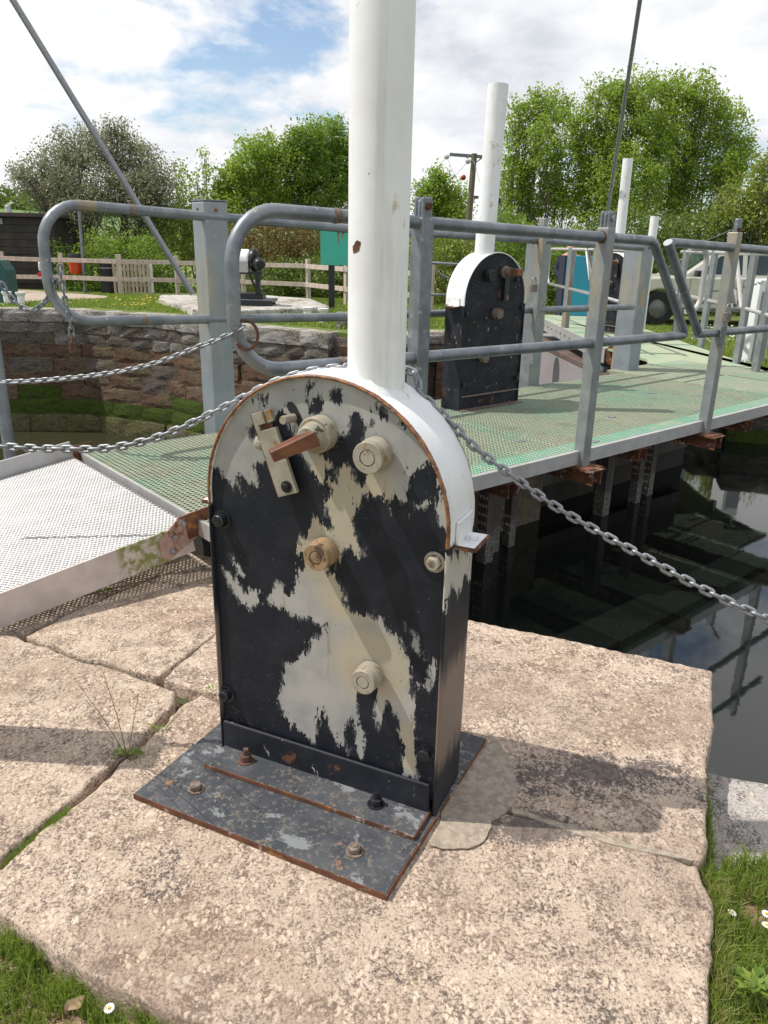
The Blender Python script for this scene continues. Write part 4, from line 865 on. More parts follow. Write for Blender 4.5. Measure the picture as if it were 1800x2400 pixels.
# slim post at the left edge behind the ramp
p = aty(20, 1040, 4.55); sp_ = thing('slim_post', 'slim round galvanised post at the left edge behind the ramp', 'post', (p[0], p[1], 0)); q = aty(-2, 780, 4.55)
m = MB(); m.tube([(p[0], p[1], .02), (p[0], p[1], 1.05)], .036, 18); m.build('tube', MAT['galv'], sp_, world=True)
# ================================================================== LOCK GATE under the walkway
gate = thing('lock_gate', 'dark steel lock gate standing in the water beneath the green walkway', 'lock gate', D(1.5, 1.3, 0), DA)
m = MB(); DB(m, -.9, 4.55, 1.15, 1.78, -3.3, .05); m.build('gate_body', MAT['dark_timber'], gate, world=True)
for s, t, w in ((.62, .62, .08), (.86, .62, .09), (1.06, .72, .07), (1.24, .72, .07), (2.44, .72, .10), (2.56, .85, .06), (2.98, .74, .08), (3.28, .80, .08), (.3, .75, .09)):
    m = MB(); DB(m, s-w/2, s+w/2, t-w/2, t+w/2, -3.2, .075); m.build('gate_stile', MAT['gatepost'], gate, world=True, bevel=.004)
for z in (-.35, -.9): m = MB(); DB(m, -.6, 4.4, 1.05, 1.145, z-.06, z+.06); m.build('gate_rail', MAT['gatepost'], gate, world=True)
m = MB(); DB(m, .3, 1.9, .95, 1.14, -1.2, .0); m.build('gate_panel', MAT['w_dark'], gate, world=True)
leaf2 = thing('lock_gate', 'grey steel lock gate leaf with brown timber top beyond the farther gear box', 'lock gate', (2.5, 11, 0))
A_ = atz(1390, 862, -.06); B_ = atz(1300, 820, -.06); dv = (B_-A_)/np.linalg.norm(B_-A_); nv = np.array([dv[1], -dv[0], 0]); far_ = A_+dv*5.2
m = MB(); P4 = [A_-dv*.55, far_, far_+nv*.9, A_-dv*.55+nv*.9]; m.prism([q[:2] for q in P4], -3.3, -.13); m.build('gate_body', MAT['gate_steel'], leaf2, world=True)
m = MB(); m.prism([q[:2] for q in [A_-dv*.55-nv*.01, far_-nv*.01, far_+nv*.32, A_-dv*.55+nv*.32]], -.129, -.06); m.build('top_timber', MAT['timber_top'], leaf2, world=True, bevel=.006)
c = aty(1440, 832, float(A_[1])-.6); m = MB(); m.lathe([(.04, -.03), (.13, -.03), (.13, .03), (.04, .03)], c, (-.7, -.7, 0), 20); m.build('heel_bearing', MAT['rust'], leaf2, world=True)
bs = aty(1232, 790, 12.6); m = MB(); m.lathe([(.17, -.3), (.17, .18), (.19, .19), (.19, .23), (0, .23)], bs, (0, 0, 1), 24); m.build('capstan', MAT['galv_dark'], leaf2, world=True)
m = MB(); q0 = A_-dv*.25+nv*.06; m.box(q0+(0, 0, .02), (.34, .14, .03), rz=math.atan2(dv[1], dv[0])); m.box(q0+(0, 0, .05), (.20, .05, .03), rz=math.atan2(dv[1], dv[0])); m.build('strap_plate', MAT['galv_dark'], leaf2, world=True)
# third gear box and its pole, beyond; fourth pole
machine('small distant black paddle gear box with tall white pole on the second walkway', (3.42, 12.35, ZD), math.radians(-62), -.02, .09, 2.50, -.02, 'far')
m = MB(); e = aty(1535, 507, 14.2); 
t4 = thing('white_post', 'slim white pole rising behind the widest square post', 'pole', (e[0], e[1], 0)); m.tube([(e[0], e[1], 0), (e[0], e[1], e[2])], .072, 20); m.build('pole', MAT['white_old'], t4, world=True)
# ================================================================== CHAINS
def link_mesh(pitch, wire, mat):
    m = MB(); a = pitch/2; ri = wire*.95; P = []
    for k in range(7): th = -PI/2+PI*k/6; P.append((a-ri+wire/2+ri*math.cos(th)-wire/2+wire*.5, ri*math.sin(th)*1.05, 0))
    for k in range(7): th = PI/2+PI*k/6; P.append((-(a-ri+wire/2)+ri*math.cos(th), ri*math.sin(th)*1.05, 0))
    hx = pitch/2-ri+wire/2; P = []
    for k in range(6): th = -PI/2+PI*k/5; P.append((hx+ri*math.cos(th), ri*math.sin(th), 0))
    for k in range(6): th = PI/2+PI*k/5; P.append((-hx+ri*math.cos(th), ri*math.sin(th), 0))
    m.tube(P, wire/2, 8, closed=True); o = m.build('link', mat); me = o.data; bpy.data.objects.remove(o); return me
def resample(P, step):
    P = [np.array(p, float) for p in P]; out = [P[0]]; d = 0; cur = P[0]; i = 1; need = step
    while i < len(P):
        L = np.linalg.norm(P[i]-cur)
        if L >= need: cur = cur+(P[i]-cur)*need/L; out.append(cur); need = step
        else: need -= L; cur = P[i]; i += 1
    return out
def smooth_path(P, n=24):
    P = [np.array(p, float) for p in P]; Q = [2*P[0]-P[1]]+P+[2*P[-1]-P[-2]]; out = []
    for i in range(1, len(Q)-2):
        for k in range(n):
            t = k/n; out.append(.5*((2*Q[i])+(-Q[i-1]+Q[i+1])*t+(2*Q[i-1]-5*Q[i]+4*Q[i+1]-Q[i+2])*t*t+(-Q[i-1]+3*Q[i]-3*Q[i+1]+Q[i+2])*t**3))
    out.append(P[-1]); return out
def chain(lab, path, pitch=.0255, wire=.0082, mat=None, group='hanging chains', roll=-.42, rustpart=None):
    pts = resample(smooth_path(path), pitch); c = thing('chain', lab, 'chain', pts[0], 0, group); me = link_mesh(pitch, wire, mat or MAT['galv_bright']); r = random.Random(3); first = pts[0]
    me2 = None
    if rustpart: me2 = me.copy(); me2.materials.clear(); me2.materials.append(MAT['rust_chain'])
    for k in range(len(pts)-1):
        a, b = pts[k], pts[k+1]; x = (b-a)/np.linalg.norm(b-a); up = np.array([0, 0, 1.]); 
        if abs(x[2]) > .97: up = np.array([0, 1., 0])
        y = np.cross(up, x); y /= np.linalg.norm(y); z = np.cross(x, y); th = roll+(PI/2 if k % 2 else 0)+r.uniform(-.13, .13)
        yy = y*math.cos(th)+z*math.sin(th); zz = np.cross(x, yy); mid = (a+b)/2-first
        o = bpy.data.objects.new('link', me2 if (me2 and k >= rustpart) else me); COL.objects.link(o); o.parent = c; mm = Matrix.Identity(4)
        for i in range(3): mm[i][0] = x[i]; mm[i][1] = yy[i]; mm[i][2] = zz[i]; mm[i][3] = mid[i]
        o.matrix_local = mm
    return c
# chain round the back of the near pole
pb = np.array([-.025, 1.995, 1.196])
lpn = np.cross(np.array([-1.75, .06, 0]), (0, 0, 1)); lpn /= np.linalg.norm(lpn)
pl = np.array([-.03, 2.0, 0]); ns_ = np.array([.06, 1.0, 0]); ns_ /= np.linalg.norm(ns_)
left = [onpl(x, y, pl, ns_) for x, y in ((-350, 990), (-170, 1030), (0, 1046), (130, 1052), (255, 1050), (370, 1025), (480, 977), (560, 937), (640, 897), (720, 872), (790, 862))]
E_ = CAMO+ray(1800, 1450)*1.86; dE = E_-np.array([.0, 1.99, 1.2]); nE = np.cross(dE, (0, 0, 1.)); nE /= np.linalg.norm(nE)
rightp = [onpl(x, y, np.array([.0, 1.99, 1.2]), nE) for x, y in ((985, 922), (1010, 944), (1060, 994), (1120, 1055), (1200, 1115), (1300, 1186), (1400, 1245), (1500, 1300), (1620, 1366), (1720, 1416), (1800, 1452), (1900, 1500))]
e1 = rightp[-1]; dv2 = (rightp[-1]-rightp[-3]); dv2 = dv2/np.linalg.norm(dv2); e2 = e1+dv2*.35; e3 = e2+np.array([dv2[0], dv2[1], dv2[2]*.3])*.35; rightp += [e2, e3]
bp2 = thing('chain_post', 'low galvanised post at the other end of the long sagging chain', 'post', (e3[0], e3[1], -.15)); m = MB(); m.tube([(0, 0, 0), (0, 0, e3[2]+.21)], .035, 16); m.build('shaft', MAT['galv'], bp2)
chain('long grey chain passing behind the near white pole and sagging to both sides', left+[(-.12, 2.0, 1.199), (-.03, 2.006, 1.203), (.07, 1.99, 1.192)]+rightp[0:], .0262, .0083)
ringc = D(-1.475, -.01, 1.115)
ns2 = np.array([.12, 1., 0]); ns2 /= np.linalg.norm(ns2)
c1p = [onpl(x, y, ringc, ns2) for x, y in ((572, 765), (520, 792), (460, 815), (380, 846), (300, 867), (200, 882), (100, 891), (0, 895), (-120, 893), (-260, 882))]
chain('grey chain hooked by a rusty ring to the near railing loop end', c1p, .0275, .0085)
rg = thing('ring', 'rusty open iron ring round the near railing loop end', 'iron ring', ringc)
m = MB(); rc_ = ringc+DD*.045+np.array([0, 0, .03]); m.tube([rc_+DD*(.052*math.cos(a))+np.array([0, 0, 1.])*(.058*math.sin(a))-DN*.036*math.cos(a*.5+.3) for a in np.linspace(-2.3, 2.6, 26)], .0065, 10); m.tube([rc_+DD*.0-np.array([0, 0, .056])-DN*.02, rc_-DD*.05-np.array([0, 0, .03])-DN*.03], .006, 8); m.build('ring_bar', MAT['rust_chain'], rg, world=True)
lc = D(-1.60, TF, 1.3); ns3 = np.array([.25, 1., 0]); ns3 /= np.linalg.norm(ns3)
c3p = [onpl(x, y, lc, ns3) for x, y in ((-60, 600), (-20, 640), (0, 660), (20, 690), (45, 716), (75, 728), (100, 712), (118, 690), (135, 640))]
chain('dark chain sagging from the far railing loop end to the left edge', c3p, .042, .012, MAT['galv_dark'])
c4p = [onpl(x, y, lc-DN*.05, ns3) for x, y in ((140, 622), (143, 655), (150, 690), (158, 725), (166, 765), (169, 800), (171, 832))]
chain('dark chain with rusty lower links dangling from the far railing loop end', c4p, .042, .012, MAT['galv_dark'], rustpart=9)
# mooring post just out of view on the left (its shadow falls across the slabs)
mp_ = thing('wooden_bollard', 'thick post standing left of the slabs, holding the chain', 'post', (-1.47, 2.04, 0)); m = MB(); m.box((0, 0, .60), (.17, .17, 1.02)); m.build('shaft', MAT['wood_fence'], mp_, bevel=.02)
# ================================================================== WATER
m = MB(); P = [(-.6, 2.7), (40, -9), (60, 12), (30, 12), (5.2, 9.6), (3.3, 9.6), D(4.9, 1.3)[:2], D(-.9, 1.3)[:2]]; m.add([(p[0], p[1], -.65) for p in P], [tuple(range(len(P)))]); tag(m.build('water', MAT['water']), kind='structure')
m = MB(); P = [(-40, 4), (-2, 3.0), D(-.9, 1.5)[:2], D(5.5, 1.5)[:2], (4, 16), (-5, 22), (-40, 26)]; m.add([(p[0], p[1], -2.8) for p in P], [tuple(range(len(P)))]); tag(m.build('lock_water', MAT['water2']), kind='structure')
# ================================================================== FAR BANK
GZ = -.03
cop = [atz(*p, -.06)[:2] for p in ((-420, 722), (-150, 722), (0, 725), (200, 728), (400, 742), (560, 763), (700, 775), (830, 787))]+[np.array([.35, 14.25]), np.array([.60, 14.9]), np.array([2.86, 15.3])]
right = [np.array([2.86, 16.2]), np.array([4.32, 16.0]), np.array([4.25, 11.0]), np.array([4.30, 9.35]), np.array([5.3, 9.05]), np.array([9, 8.1]), np.array([30, 3.5])]
m = MB(); P = [tuple(p) for p in cop]+[tuple(p) for p in right]+[(300, 0), (600, 600), (-600, 600), (-600, 30), (-60, 24)]
# lawn as one large sheet with thickness
m.prism(P[::-1] if False else P, -.45, GZ); tag(m.build('far_lawn', MAT['turf']), kind='structure')
m = MB(); m.add([(-600, -100, -3.4), (600, -100, -3.4), (600, 700, -3.4), (-600, 700, -3.4)], [(0, 1, 2, 3)]); tag(m.build('lock_bed', MAT['mortar']), kind='structure')
def sheet(name, pts, mat, z): 
    m = MB(); m.add([(p[0], p[1], z) for p in pts], [tuple(range(len(pts)))]); return tag(m.build(name, mat), kind='structure')
def zz(x, y): return atz(x, y, GZ)[:2]
sheet('path', [zz(-200, 700), zz(-200, 678), zz(60, 680), zz(200, 690), zz(252, 694), zz(250, 702), zz(120, 706), zz(0, 716), zz(-200, 716)], MAT['path'], GZ+.006)
# stones of the far quay wall
def stonemesh(seed, mat):
    r = random.Random(seed); m = MB(); V = []
    for (k, (ix, iz)) in enumerate([(x, z) for z in (-.5, -.2, .2, .5) for x in (-.5, -.2, .2, .5)]):
        edge = abs(ix) == .5 or abs(iz) == .5; V.append((ix+r.uniform(-.012, .012), (-.455 if edge else -.5)+r.uniform(-.03, .03), iz+r.uniform(-.03, .03)))
    F = [(j*4+i, j*4+i+1, (j+1)*4+i+1, (j+1)*4+i) for j in range(3) for i in range(3)]
    ring = [0, 1, 2, 3, 7, 11, 15, 14, 13, 12, 8, 4]; b = len(V); V += [(V[i][0], .5, V[i][2]) for i in ring]; F += [(ring[(k+1) % 12], ring[k], b+k, b+(k+1) % 12) for k in range(12)]
    m.add(V, F, False); o = m.build('stone', mat); me = o.data; bpy.data.objects.remove(o); return me
def wall(lab, pts, courses, loc, dz0=GZ, lens=(.45, .9), cap=290):
    t = thing('quay_wall', lab, 'stone wall', loc); L = np.array(loc, float); meshes = {}; r = random.Random(5); count = 0
    cum = [0]; 
    for a, b in zip(pts[:-1], pts[1:]): cum.append(cum[-1]+np.linalg.norm(np.array(b)-np.array(a)))
    def at_(d):
        for i in range(len(pts)-1):
            if d <= cum[i+1] or i == len(pts)-2:
                a, b = np.array(pts[i]), np.array(pts[i+1]); u = (b-a)/(cum[i+1]-cum[i]); return a+u*(d-cum[i]), u
    z = dz0
    for ci, (h, matn, ln, bulge) in enumerate(courses):
        d = r.uniform(0, .3)-.3
        while d < cum[-1]:
            w = r.uniform(*ln); p, u = at_(max(0, min(d+w/2, cum[-1]))); nrm = np.array([u[1], -u[0]])
            mn = matn if isinstance(matn, str) else r.choice(matn); key = (mn, r.randrange(4))
            if key not in meshes: meshes[key] = stonemesh(hash(key[1])+len(meshes), MAT[mn])
            if d+w < cum[-1]+.2:
                o = bpy.data.objects.new('stone', meshes[key]); COL.objects.link(o); o.parent = t; count += 1
                q = np.array([p[0]+nrm[0]*(.03+bulge), p[1]+nrm[1]*(.03+bulge), z-h/2])-L; o.location = tuple(q); o.rotation_euler = (r.uniform(-.01, .01), 0, math.atan2(u[1], u[0])+r.uniform(-.02, .02)+(PI if False else 0)); o.scale = (w+.006, .42, h+.008)
            d += w
        z -= h
    m = MB()
    for i in range(len(pts)-1):
        a, b = np.array(pts[i]), np.array(pts[i+1]); u = (b-a)/np.linalg.norm(b-a); nrm = np.array([u[1], -u[0]]); a = a-nrm*.06-u*.1; b = b-nrm*.06+u*.1
        m.box(((a[0]+b[0])/2, (a[1]+b[1])/2, (dz0-.08+z)/2), (np.linalg.norm(b-a), .3, dz0-.08-z), rz=math.atan2(u[1], u[0]))
    tag(m.build('wall_core', MAT['w_dark'], t, world=True), kind='stuff'); return t, count
RED = ['w_red', 'w_red', 'w_redb', 'w_red', 'w_dark']
C0 = [(.26, 'w_cop', (.6, 1.1), .06), (.24, ['w_grey', 'w_grey', 'w_dark'], (.4, .8), .02), (.27, ['w_dark', 'w_dark', 'w_grey'], (.4, .8), .0), (.30, RED, (.6, 1.2), 0), (.32, RED, (.7, 1.3), 0), (.32, RED, (.6, 1.2), 0), (.32, ['w_red', 'w_moss', 'w_redb'], (.7, 1.3), 0.01), (.36, 'w_moss', (.7, 1.2), .02), (.40, 'w_algae', (.7, 1.2), .06)]
wl_, n1 = wall('old lock wall of whitewashed coping over red sandstone, green with moss near the water', cop[1:8], C0, (cop[3][0], cop[3][1], 0))
C1 = [(.2, 'w_cop', (.6, 1.), .03)]+[(.34, ['w_redb', 'w_dark', 'w_redb'], (.5, .9), 0)]*7
wall('brown sandstone lock wall between the near pole and the farther gear box', cop[7:], C1, (1, 15, 0))
wall('low mossy stone bank edge below the right end of the walkway', [(4.32, 9.3), (5.3, 9.05), (9, 8.1), (14, 6.9)], [(.2, ['w_grey', 'w_redb'], (.5, .9), .04), (.26, ['w_redb', 'w_dark'], (.4, .8), 0), (.3, 'w_moss', (.5, .9), .02)], (5, 9, 0))
wall('stone wall under the far end of the walkway', [(4.25, 15.6), (4.25, 9.4)], [(.3, 'w_grey', (.7, 1), 0), (.4, 'w_dark', (.7, 1), 0)], (4.2, 12, 0))
# loose coping block
b = aty(808, 789, 15.2); t = thing('stone_block', 'squared grey stone block on the far coping just left of the near pole', 'stone block', (b[0], b[1], GZ)); slab('block', [(-.17, -.2), (.17, -.2), (.17, .2), (-.17, .2)], .30, .3, MAT['w_grey'], t, .03, 11, .08, .01)
# raised stone platform with the winch
def gz(x, y, z): return atz(x, y, z)[:2]
pl_ = thing('stone_platform', 'pale raised stone slab platform carrying the black winch', 'platform', (*gz(560, 715, .12), 0))
pts = [gz(372, 700, .12), gz(455, 724, .12), gz(560, 728, .12), gz(700, 722, .12), gz(772, 718, .12), gz(730, 700, .12), gz(600, 690, .12), gz(376, 691, .12)]
L0 = np.array(pl_.location)[:2]; slab('platform_slab', [tuple(np.array(q)-L0) for q in pts], .12, .25, MAT['w_cop'], pl_, .03, 13, .2, .03)
# ---------------------------------------------------------------- fence
fposts = [(-14.1, 23.6), (-11.35, 23.5)]+[tuple(atz(*p, GZ)[:2]) for p in ()]
def fx(px, Y): return float(aty(px, 650, Y)[0])
FP = [(fx(-130, 23.5), 23.5), (fx(10, 23.5), 23.5), (fx(147, 23.5), 23.5), (fx(281, 23.2), 23.2), (fx(415, 23.4), 23.4), (fx(570, 23.2), 23.2), (fx(722, 22.6), 22.6), (fx(812, 20.6), 20.6), (fx(905, 19.4), 19.4), (fx(1011, 18.2), 18.2)]
fence = thing('post_and_rail_fence', 'weathered grey post and two rail timber fence across the far lawn', 'fence', (FP[4][0], FP[4][1], GZ))
for i, (x, y) in enumerate(FP):
    m = MB(); w = .15 if i == 3 else .11; h = 1.12 if i != 9 else 1.15; m.box((x, y, GZ+h/2), (w, w, h), rz=.1*i); m.build('post', MAT['wood_fence'], fence, world=True, bevel=.008)
for (a, b) in zip(FP[:-1], FP[1:]):
    for z in (.93, .44):
        u = np.array([b[0]-a[0], b[1]-a[1]]); u /= np.linalg.norm(u); n_ = np.array([u[1], -u[0]])*.07
        m = MB(); dz = random.uniform(-.015, .015); m.beam((a[0]+n_[0], a[1]+n_[1], z+GZ+dz), (b[0]+n_[0], b[1]+n_[1], z+GZ-dz), .035, .12); m.build('rail', MAT['wood_fence'], fence, world=True, bevel=.004)
# picket panel leaning behind
pk = thing('picket_gate', 'small pale picket gate standing behind the thick fence post', 'picket gate', (fx(318, 23.7), 23.7, GZ))
for k in range(9):
    px_ = 268 if k == 0 else 292+9.2*(k-1); 
    if k == 1: px_ = 293
    if px_ > 350: continue
    x = fx(px_, 23.7); m = MB(); m.prism([(x-.035, 23.69), (x+.035, 23.69), (x+.035, 23.71), (x-.035, 23.71)], GZ+.02, GZ+.92+.03*math.sin(k*2)); m.build('picket', MAT['wood_fence'], pk, world=True)
for z in (.25, .7): m = MB(); m.box((fx(318, 23.73), 23.735, GZ+z), (.85, .03, .08)); m.build('rail', MAT['wood_fence'], pk, world=True)
wp = thing('white_board', 'rounded white plastic board standing beside the picket gate', 'board', (fx(352, 23.8), 23.8, GZ)); m = MB(); m.box((0, 0, .45), (.17, .06, .86)); m.build('board', MAT['white'], wp, bevel=.03)
# ---------------------------------------------------------------- black boarded building
sh = thing('boarded_building', 'low black timber boarded building with dark roof at the left edge', 'building', (fx(40, 25), 25.0, GZ))
x0, x1 = fx(-420, 25), fx(138, 25)-.0
for k in range(9):
    z0 = .14+k*.215; m = MB(); V = [(x0, 25.0+.012*(k % 2), z0), (x1+.12-.015*k, 25.0+.012*(k % 2), z0), (x1+.10-.015*k, 25.0, z0+.205), (x0, 25.0, z0+.205)]
    V = V+[(a, b_+.05, c_) for a, b_, c_ in V]; m.add(V, [(0, 1, 2, 3), (7, 6, 5, 4), (0, 4, 5, 1), (1, 5, 6, 2), (2, 6, 7, 3), (3, 7, 4, 0)]); m.build('board', MAT['shed_board'], sh, world=True, bevel=.006)
m = MB(); m.prism([(x0, 25.06), (x1, 25.06), (x1, 28), (x0, 28)], -.03, 2.08); m.build('wall', MAT['shed_board'], sh, world=True)
m = MB(); m.prism([(x0-.1, 24.8), (x1+.12, 24.8), (x1+.12, 28.2), (x0-.1, 28.2)], 2.085, 2.20); rf = m.build('roof', MAT['grey_roof'], sh, world=True, bevel=.01)
m = MB(); m.lathe([(.09, 0), (.09, .22), (.07, .24), (0, .24)], (fx(40, 26), 26, 2.2), (0, 0, 1), 14); m.build('flue', MAT['insul'], rf, world=True)
m = MB(); m.box((fx(8, 24.95), 24.975, 1.95), (.4, .05, .17)); m.build('vent_panel', MAT['galv'], sh, world=True)
dk = thing('teal_tank', 'dark teal box with chamfered top corner at the left edge', 'box', (fx(-10, 17), 19.2, GZ)); m = MB()
X = fx(16, 19.2); V = [(X, 0), (X, .78), (X-.14, 1.0), (X-1.2, 1.0), (X-1.2, 0)]; m.add([(a, 19.2+q, b_+GZ) for q in (0, .5) for a, b_ in V], [(0, 1, 2, 3, 4), (9, 8, 7, 6, 5)]+[(i, 5+i, 5+(i+1) % 5, (i+1) % 5) for i in range(5)]); m.build('casing', MAT['dkteal'], dk, world=True, bevel=.01)
# bins and pedestal
def lathe_thing(name, lab, cat, px, Y, prof, mat, extra=None, seg=24, grp=None):
    t = thing(name, lab, cat, (fx(px, Y), Y, GZ), 0, grp); m = MB(); m.lathe(prof, (0, 0, 0), (0, 0, 1), seg); m.build('body', mat, t, bevel=.006); return t
bn = lathe_thing('dustbin', 'tall black dustbin with domed lid standing behind the fence', 'bin', 252, 23.9, [(.19, 0), (.215, .06), (.20, .42), (.205, .44), (.20, .46), (.205, .88), (0, .88)], MAT['binblack'])
m = MB(); m.lathe([(.225, .88), (.225, .93), (.15, .99), (0, 1.02)], (0, 0, 0), (0, 0, 1), 24); m.build('lid', MAT['grey_roof'], bn); m = MB(); m.lathe([(.208, .70), (.212, .71), (.212, .73), (.208, .74)], (0, 0, 0), (0, 0, 1), 24); m.build('band', MAT['galv_bright'], bn)
ob = thing('litter_bin', 'orange lifebuoy bin with black lid hung on a grey pole behind the fence', 'bin', (fx(179, 23.9), 23.9, GZ)); m = MB(); m.lathe([(0, .53), (.15, .53), (.175, .60), (.19, .95), (0, .95)], (0, 0, 0), (0, 0, 1), 24); m.build('bucket', MAT['orange'], ob, bevel=.01)
m = MB(); m.lathe([(.205, .95), (.215, 1.02), (.19, 1.1), (0, 1.12)], (0, 0, 0), (0, 0, 1), 24); m.build('lid', MAT['binblack'], ob)
sp2 = thing('sign_pole', 'tall thin grey pole standing beside the orange bin', 'pole', (fx(196, 23.75), 23.75, GZ)); tp = aty(184, 470, 23.75); m = MB(); m.tube([(fx(196, 23.75), 23.75, GZ), (tp[0], 23.75, tp[2])], .045, 12); m.build('shaft', MAT['galv'], sp2, world=True)
pe = thing('service_pedestal', 'white and grey service pedestal head with red socket on a thin post', 'pedestal', (fx(108, 20.6), 20.6, GZ)); m = MB(); m.box((.03, 0, .76), (.2, .16, .40)); m.build('housing', MAT['alu'], pe, bevel=.04)
m = MB(); m.box((-.09, -.02, .83), (.1, .14, .22)); m.build('cover', MAT['white'], pe, bevel=.03); m = MB(); m.lathe([(.05, 0), (.05, .08), (0, .08)], (-.09, -.07, .64), (-.4, -1, 0), 14); m.build('socket', MAT['red'], pe); m = MB(); m.box((.04, 0, .28), (.07, .07, .58)); m.build('post', MAT['galv_dark'], pe)
for i, (px_, Y, lab) in enumerate(((10, 18.8, 'left white flared bollard of the pair at the left edge'), (43, 18.7, 'right white flared bollard of the pair at the left edge'), (720, 16.1, 'left white bollard of the pair beside the near pole'), (757, 15.9, 'right white bollard of the pair beside the near pole'))):
    lathe_thing('bollard', lab, 'bollard', px_, Y, [(.075, 0), (.08, .22), (.11, .27), (.115, .31), (0, .31)], MAT['white'], grp='white mooring bollards')
# ---------------------------------------------------------------- winch
wx = fx(590, 18.4); wi = thing('winch', 'black lock winch with silver drum housing on a low black table', 'winch', (wx, 18.4, .12))
m = MB(); m.box((.0, .2, .10), (1.0, .9, .05)); m.box((.0, -.2, .06), (.9, .06, .12)); m.box((.0, .6, .06), (.9, .06, .12)); m.build('table', MAT['black_glossy'], wi, bevel=.006)
m = MB(); m.box((.0, .2, .131), (.96, .86, .012)); m.build('table_top', MAT['galv_dark'], wi)
m = MB(); m.box((-.1, .2, .20), (.70, .5, .13)); m.build('bed', MAT['black_glossy'], wi, bevel=.01)
for a, b_ in (((-.05, 0, .68), (.14, 0, .26)), ((.14, .0, .72), (.14, 0, .26)), ((.02, .35, .68), (.14, .35, .26)), ((-.38, .0, .68), (-.42, 0, .26))):
    m = MB(); m.beam((a[0], a[1], a[2]), b_, .05, .05); m.build('strut', MAT['black_glossy'], wi)
m = MB(); m.box((-.12, .15, .72), (.66, .45, .06)); m.box((.14, .0, .5), (.10, .2, .46)); m.build('frame', MAT['black_glossy'], wi, bevel=.006)
m = MB(); m.lathe([(0, -.42), (.24, -.42), (.26, -.36), (.26, -.04), (.24, .0), (0, 0)], (-.06, .18, .97), (1, 0, 0), 28); m.build('drum_housing', MAT['white'], wi)
m = MB(); m.box((-.27, .0, .85), (.42, .16, .26)); m.build('housing_skirt', MAT['alu'], wi, bevel=.02)
m = MB(); m.lathe([(0, -.05), (.23, -.05), (.25, -.02), (.25, .03), (.20, .05), (.12, .05), (.12, .10), (0, .10)], (.05, .15, 1.0), (1, -.25, 0), 28); m.build('wheel', MAT['black_glossy'], wi)
m = MB(); m.lathe([(0, 0), (.13, 0), (.14, .03), (.14, .22), (.10, .28), (0, .29)], (.12, .05, .93), (.5, -1, -.1), 24); m.build('motor', MAT['black_glossy'], wi)
m = MB(); m.tube([(.24, -.15, .86), (.25, -.17, .72), (.22, -.12, .58), (.16, -.05, .5)], .012, 8); m.build('cable', MAT['binblack'], wi)
# ---------------------------------------------------------------- teal board
tb = thing('teal_board', 'turquoise metal board on two black legs, rust streaks near its top', 'sign board', (fx(800, 19.4), 19.4, GZ))
xa, xb = fx(752, 19.4), fx(868, 19.4); za, zb = float(aty(755, 621, 19.4)[2]), float(aty(755, 531, 19.4)[2])
m = MB(); m.box(((xa+xb)/2, 19.4, (za+zb)/2), (xb-xa, .05, zb-za)); bo_ = m.build('panel', MAT['teal'], tb, world=True, bevel=.004)
for px_, w in ((777, .10), (822, .10)): m = MB(); m.box((fx(px_, 19.45), 19.47, (za+GZ)/2+.1), (.15, .06, za-GZ+.2)); m.build('leg', MAT['black_glossy'], tb, world=True)
m = MB(); m.box((fx(818, 19.36), 19.42, GZ+.12), (.12, .08, .2)); m.build('yellow_marker', MAT['yellow'], tb, world=True)
for px_, py_ in ((793, 544), (804, 545), (759, 579), (763, 584), (816, 605), (820, 609)):
    q = aty(px_, py_, 19.37); m = MB(); m.hexa((q[0], 19.374, q[2]), .025, .02, (0, -1, 0)); m.build('bolt', MAT['teal'] if py_ > 560 else MAT['rust'], bo_, world=True)
m = MB()
for k, (px_, w, h) in enumerate(((793, .03, .26), (803, .018, .14))):
    q = aty(px_, 546, 19.37); m.add([(q[0]-w, 19.3735, q[2]), (q[0]-w*.5, 19.3735, q[2]-h), (q[0]+w*.3, 19.3735, q[2]-h*.9), (q[0]+w, 19.3735, q[2])], [(0, 1, 2, 3)])
tag(m.build('rust_streak', simple('rust_streak_stain', (.20, .22, .12), (.30, .16, .05), 14, .6), bo_, world=True), kind='stuff')
# ---------------------------------------------------------------- handrail and chain on far coping right of the pole
hr = thing('handrail', 'thin pipe handrail on the far bank left of the farther gear box', 'handrail', (fx(1040, 15.9), 15.9, 0), 0, 'walkway handrails')
def hp(x, y): return aty(x, y, 15.9)
m = MB(); m.tube([hp(1130, 622), hp(1060, 619), hp(1012, 616), hp(1004, 620), hp(1001, 640)], .028, 12); m.tube([hp(1130, 693), hp(996, 690)], .028, 12); m.tube([hp(1130, 619), hp(1130, 760)], .028, 10); m.build('rail_tube', MAT['galv'], hr, world=True)
chain('thin chain sagging from the fence post left of the farther gear box', [aty(1020, 629, 17.4), aty(1036, 644, 17.4), aty(1050, 651, 17.4), aty(1075, 660, 17.4), aty(1110, 655, 17.4)], .055, .016, MAT['galv_bright'])
# ---------------------------------------------------------------- leaning stays
def stay(lab, a, b_, r0, mat='galv_bright'):
    t = thing('stay_pole', lab, 'pole', b_, 0); m = MB(); m.tube([a, (np.array(a)+b_)/2, b_], r0, 16); m.build('tube', MAT[mat], t, world=True)
a = aty(30, 0, 17.0); b_ = aty(452, 690, 17.4); a = b_+(a-b_)*1.12
stay('long grey pole leaning up to the left from the stone platform', a, b_, .062)
a = aty(1500, 0, 11.0); b_ = aty(1415, 560, 13.0); b2 = b_+(b_-a)/np.linalg.norm(b_-a)*1.35; a = b_+(a-b_)*1.15
stay('thin grey mast rising beside the white pole of the distant gear box', a, b2, .028)
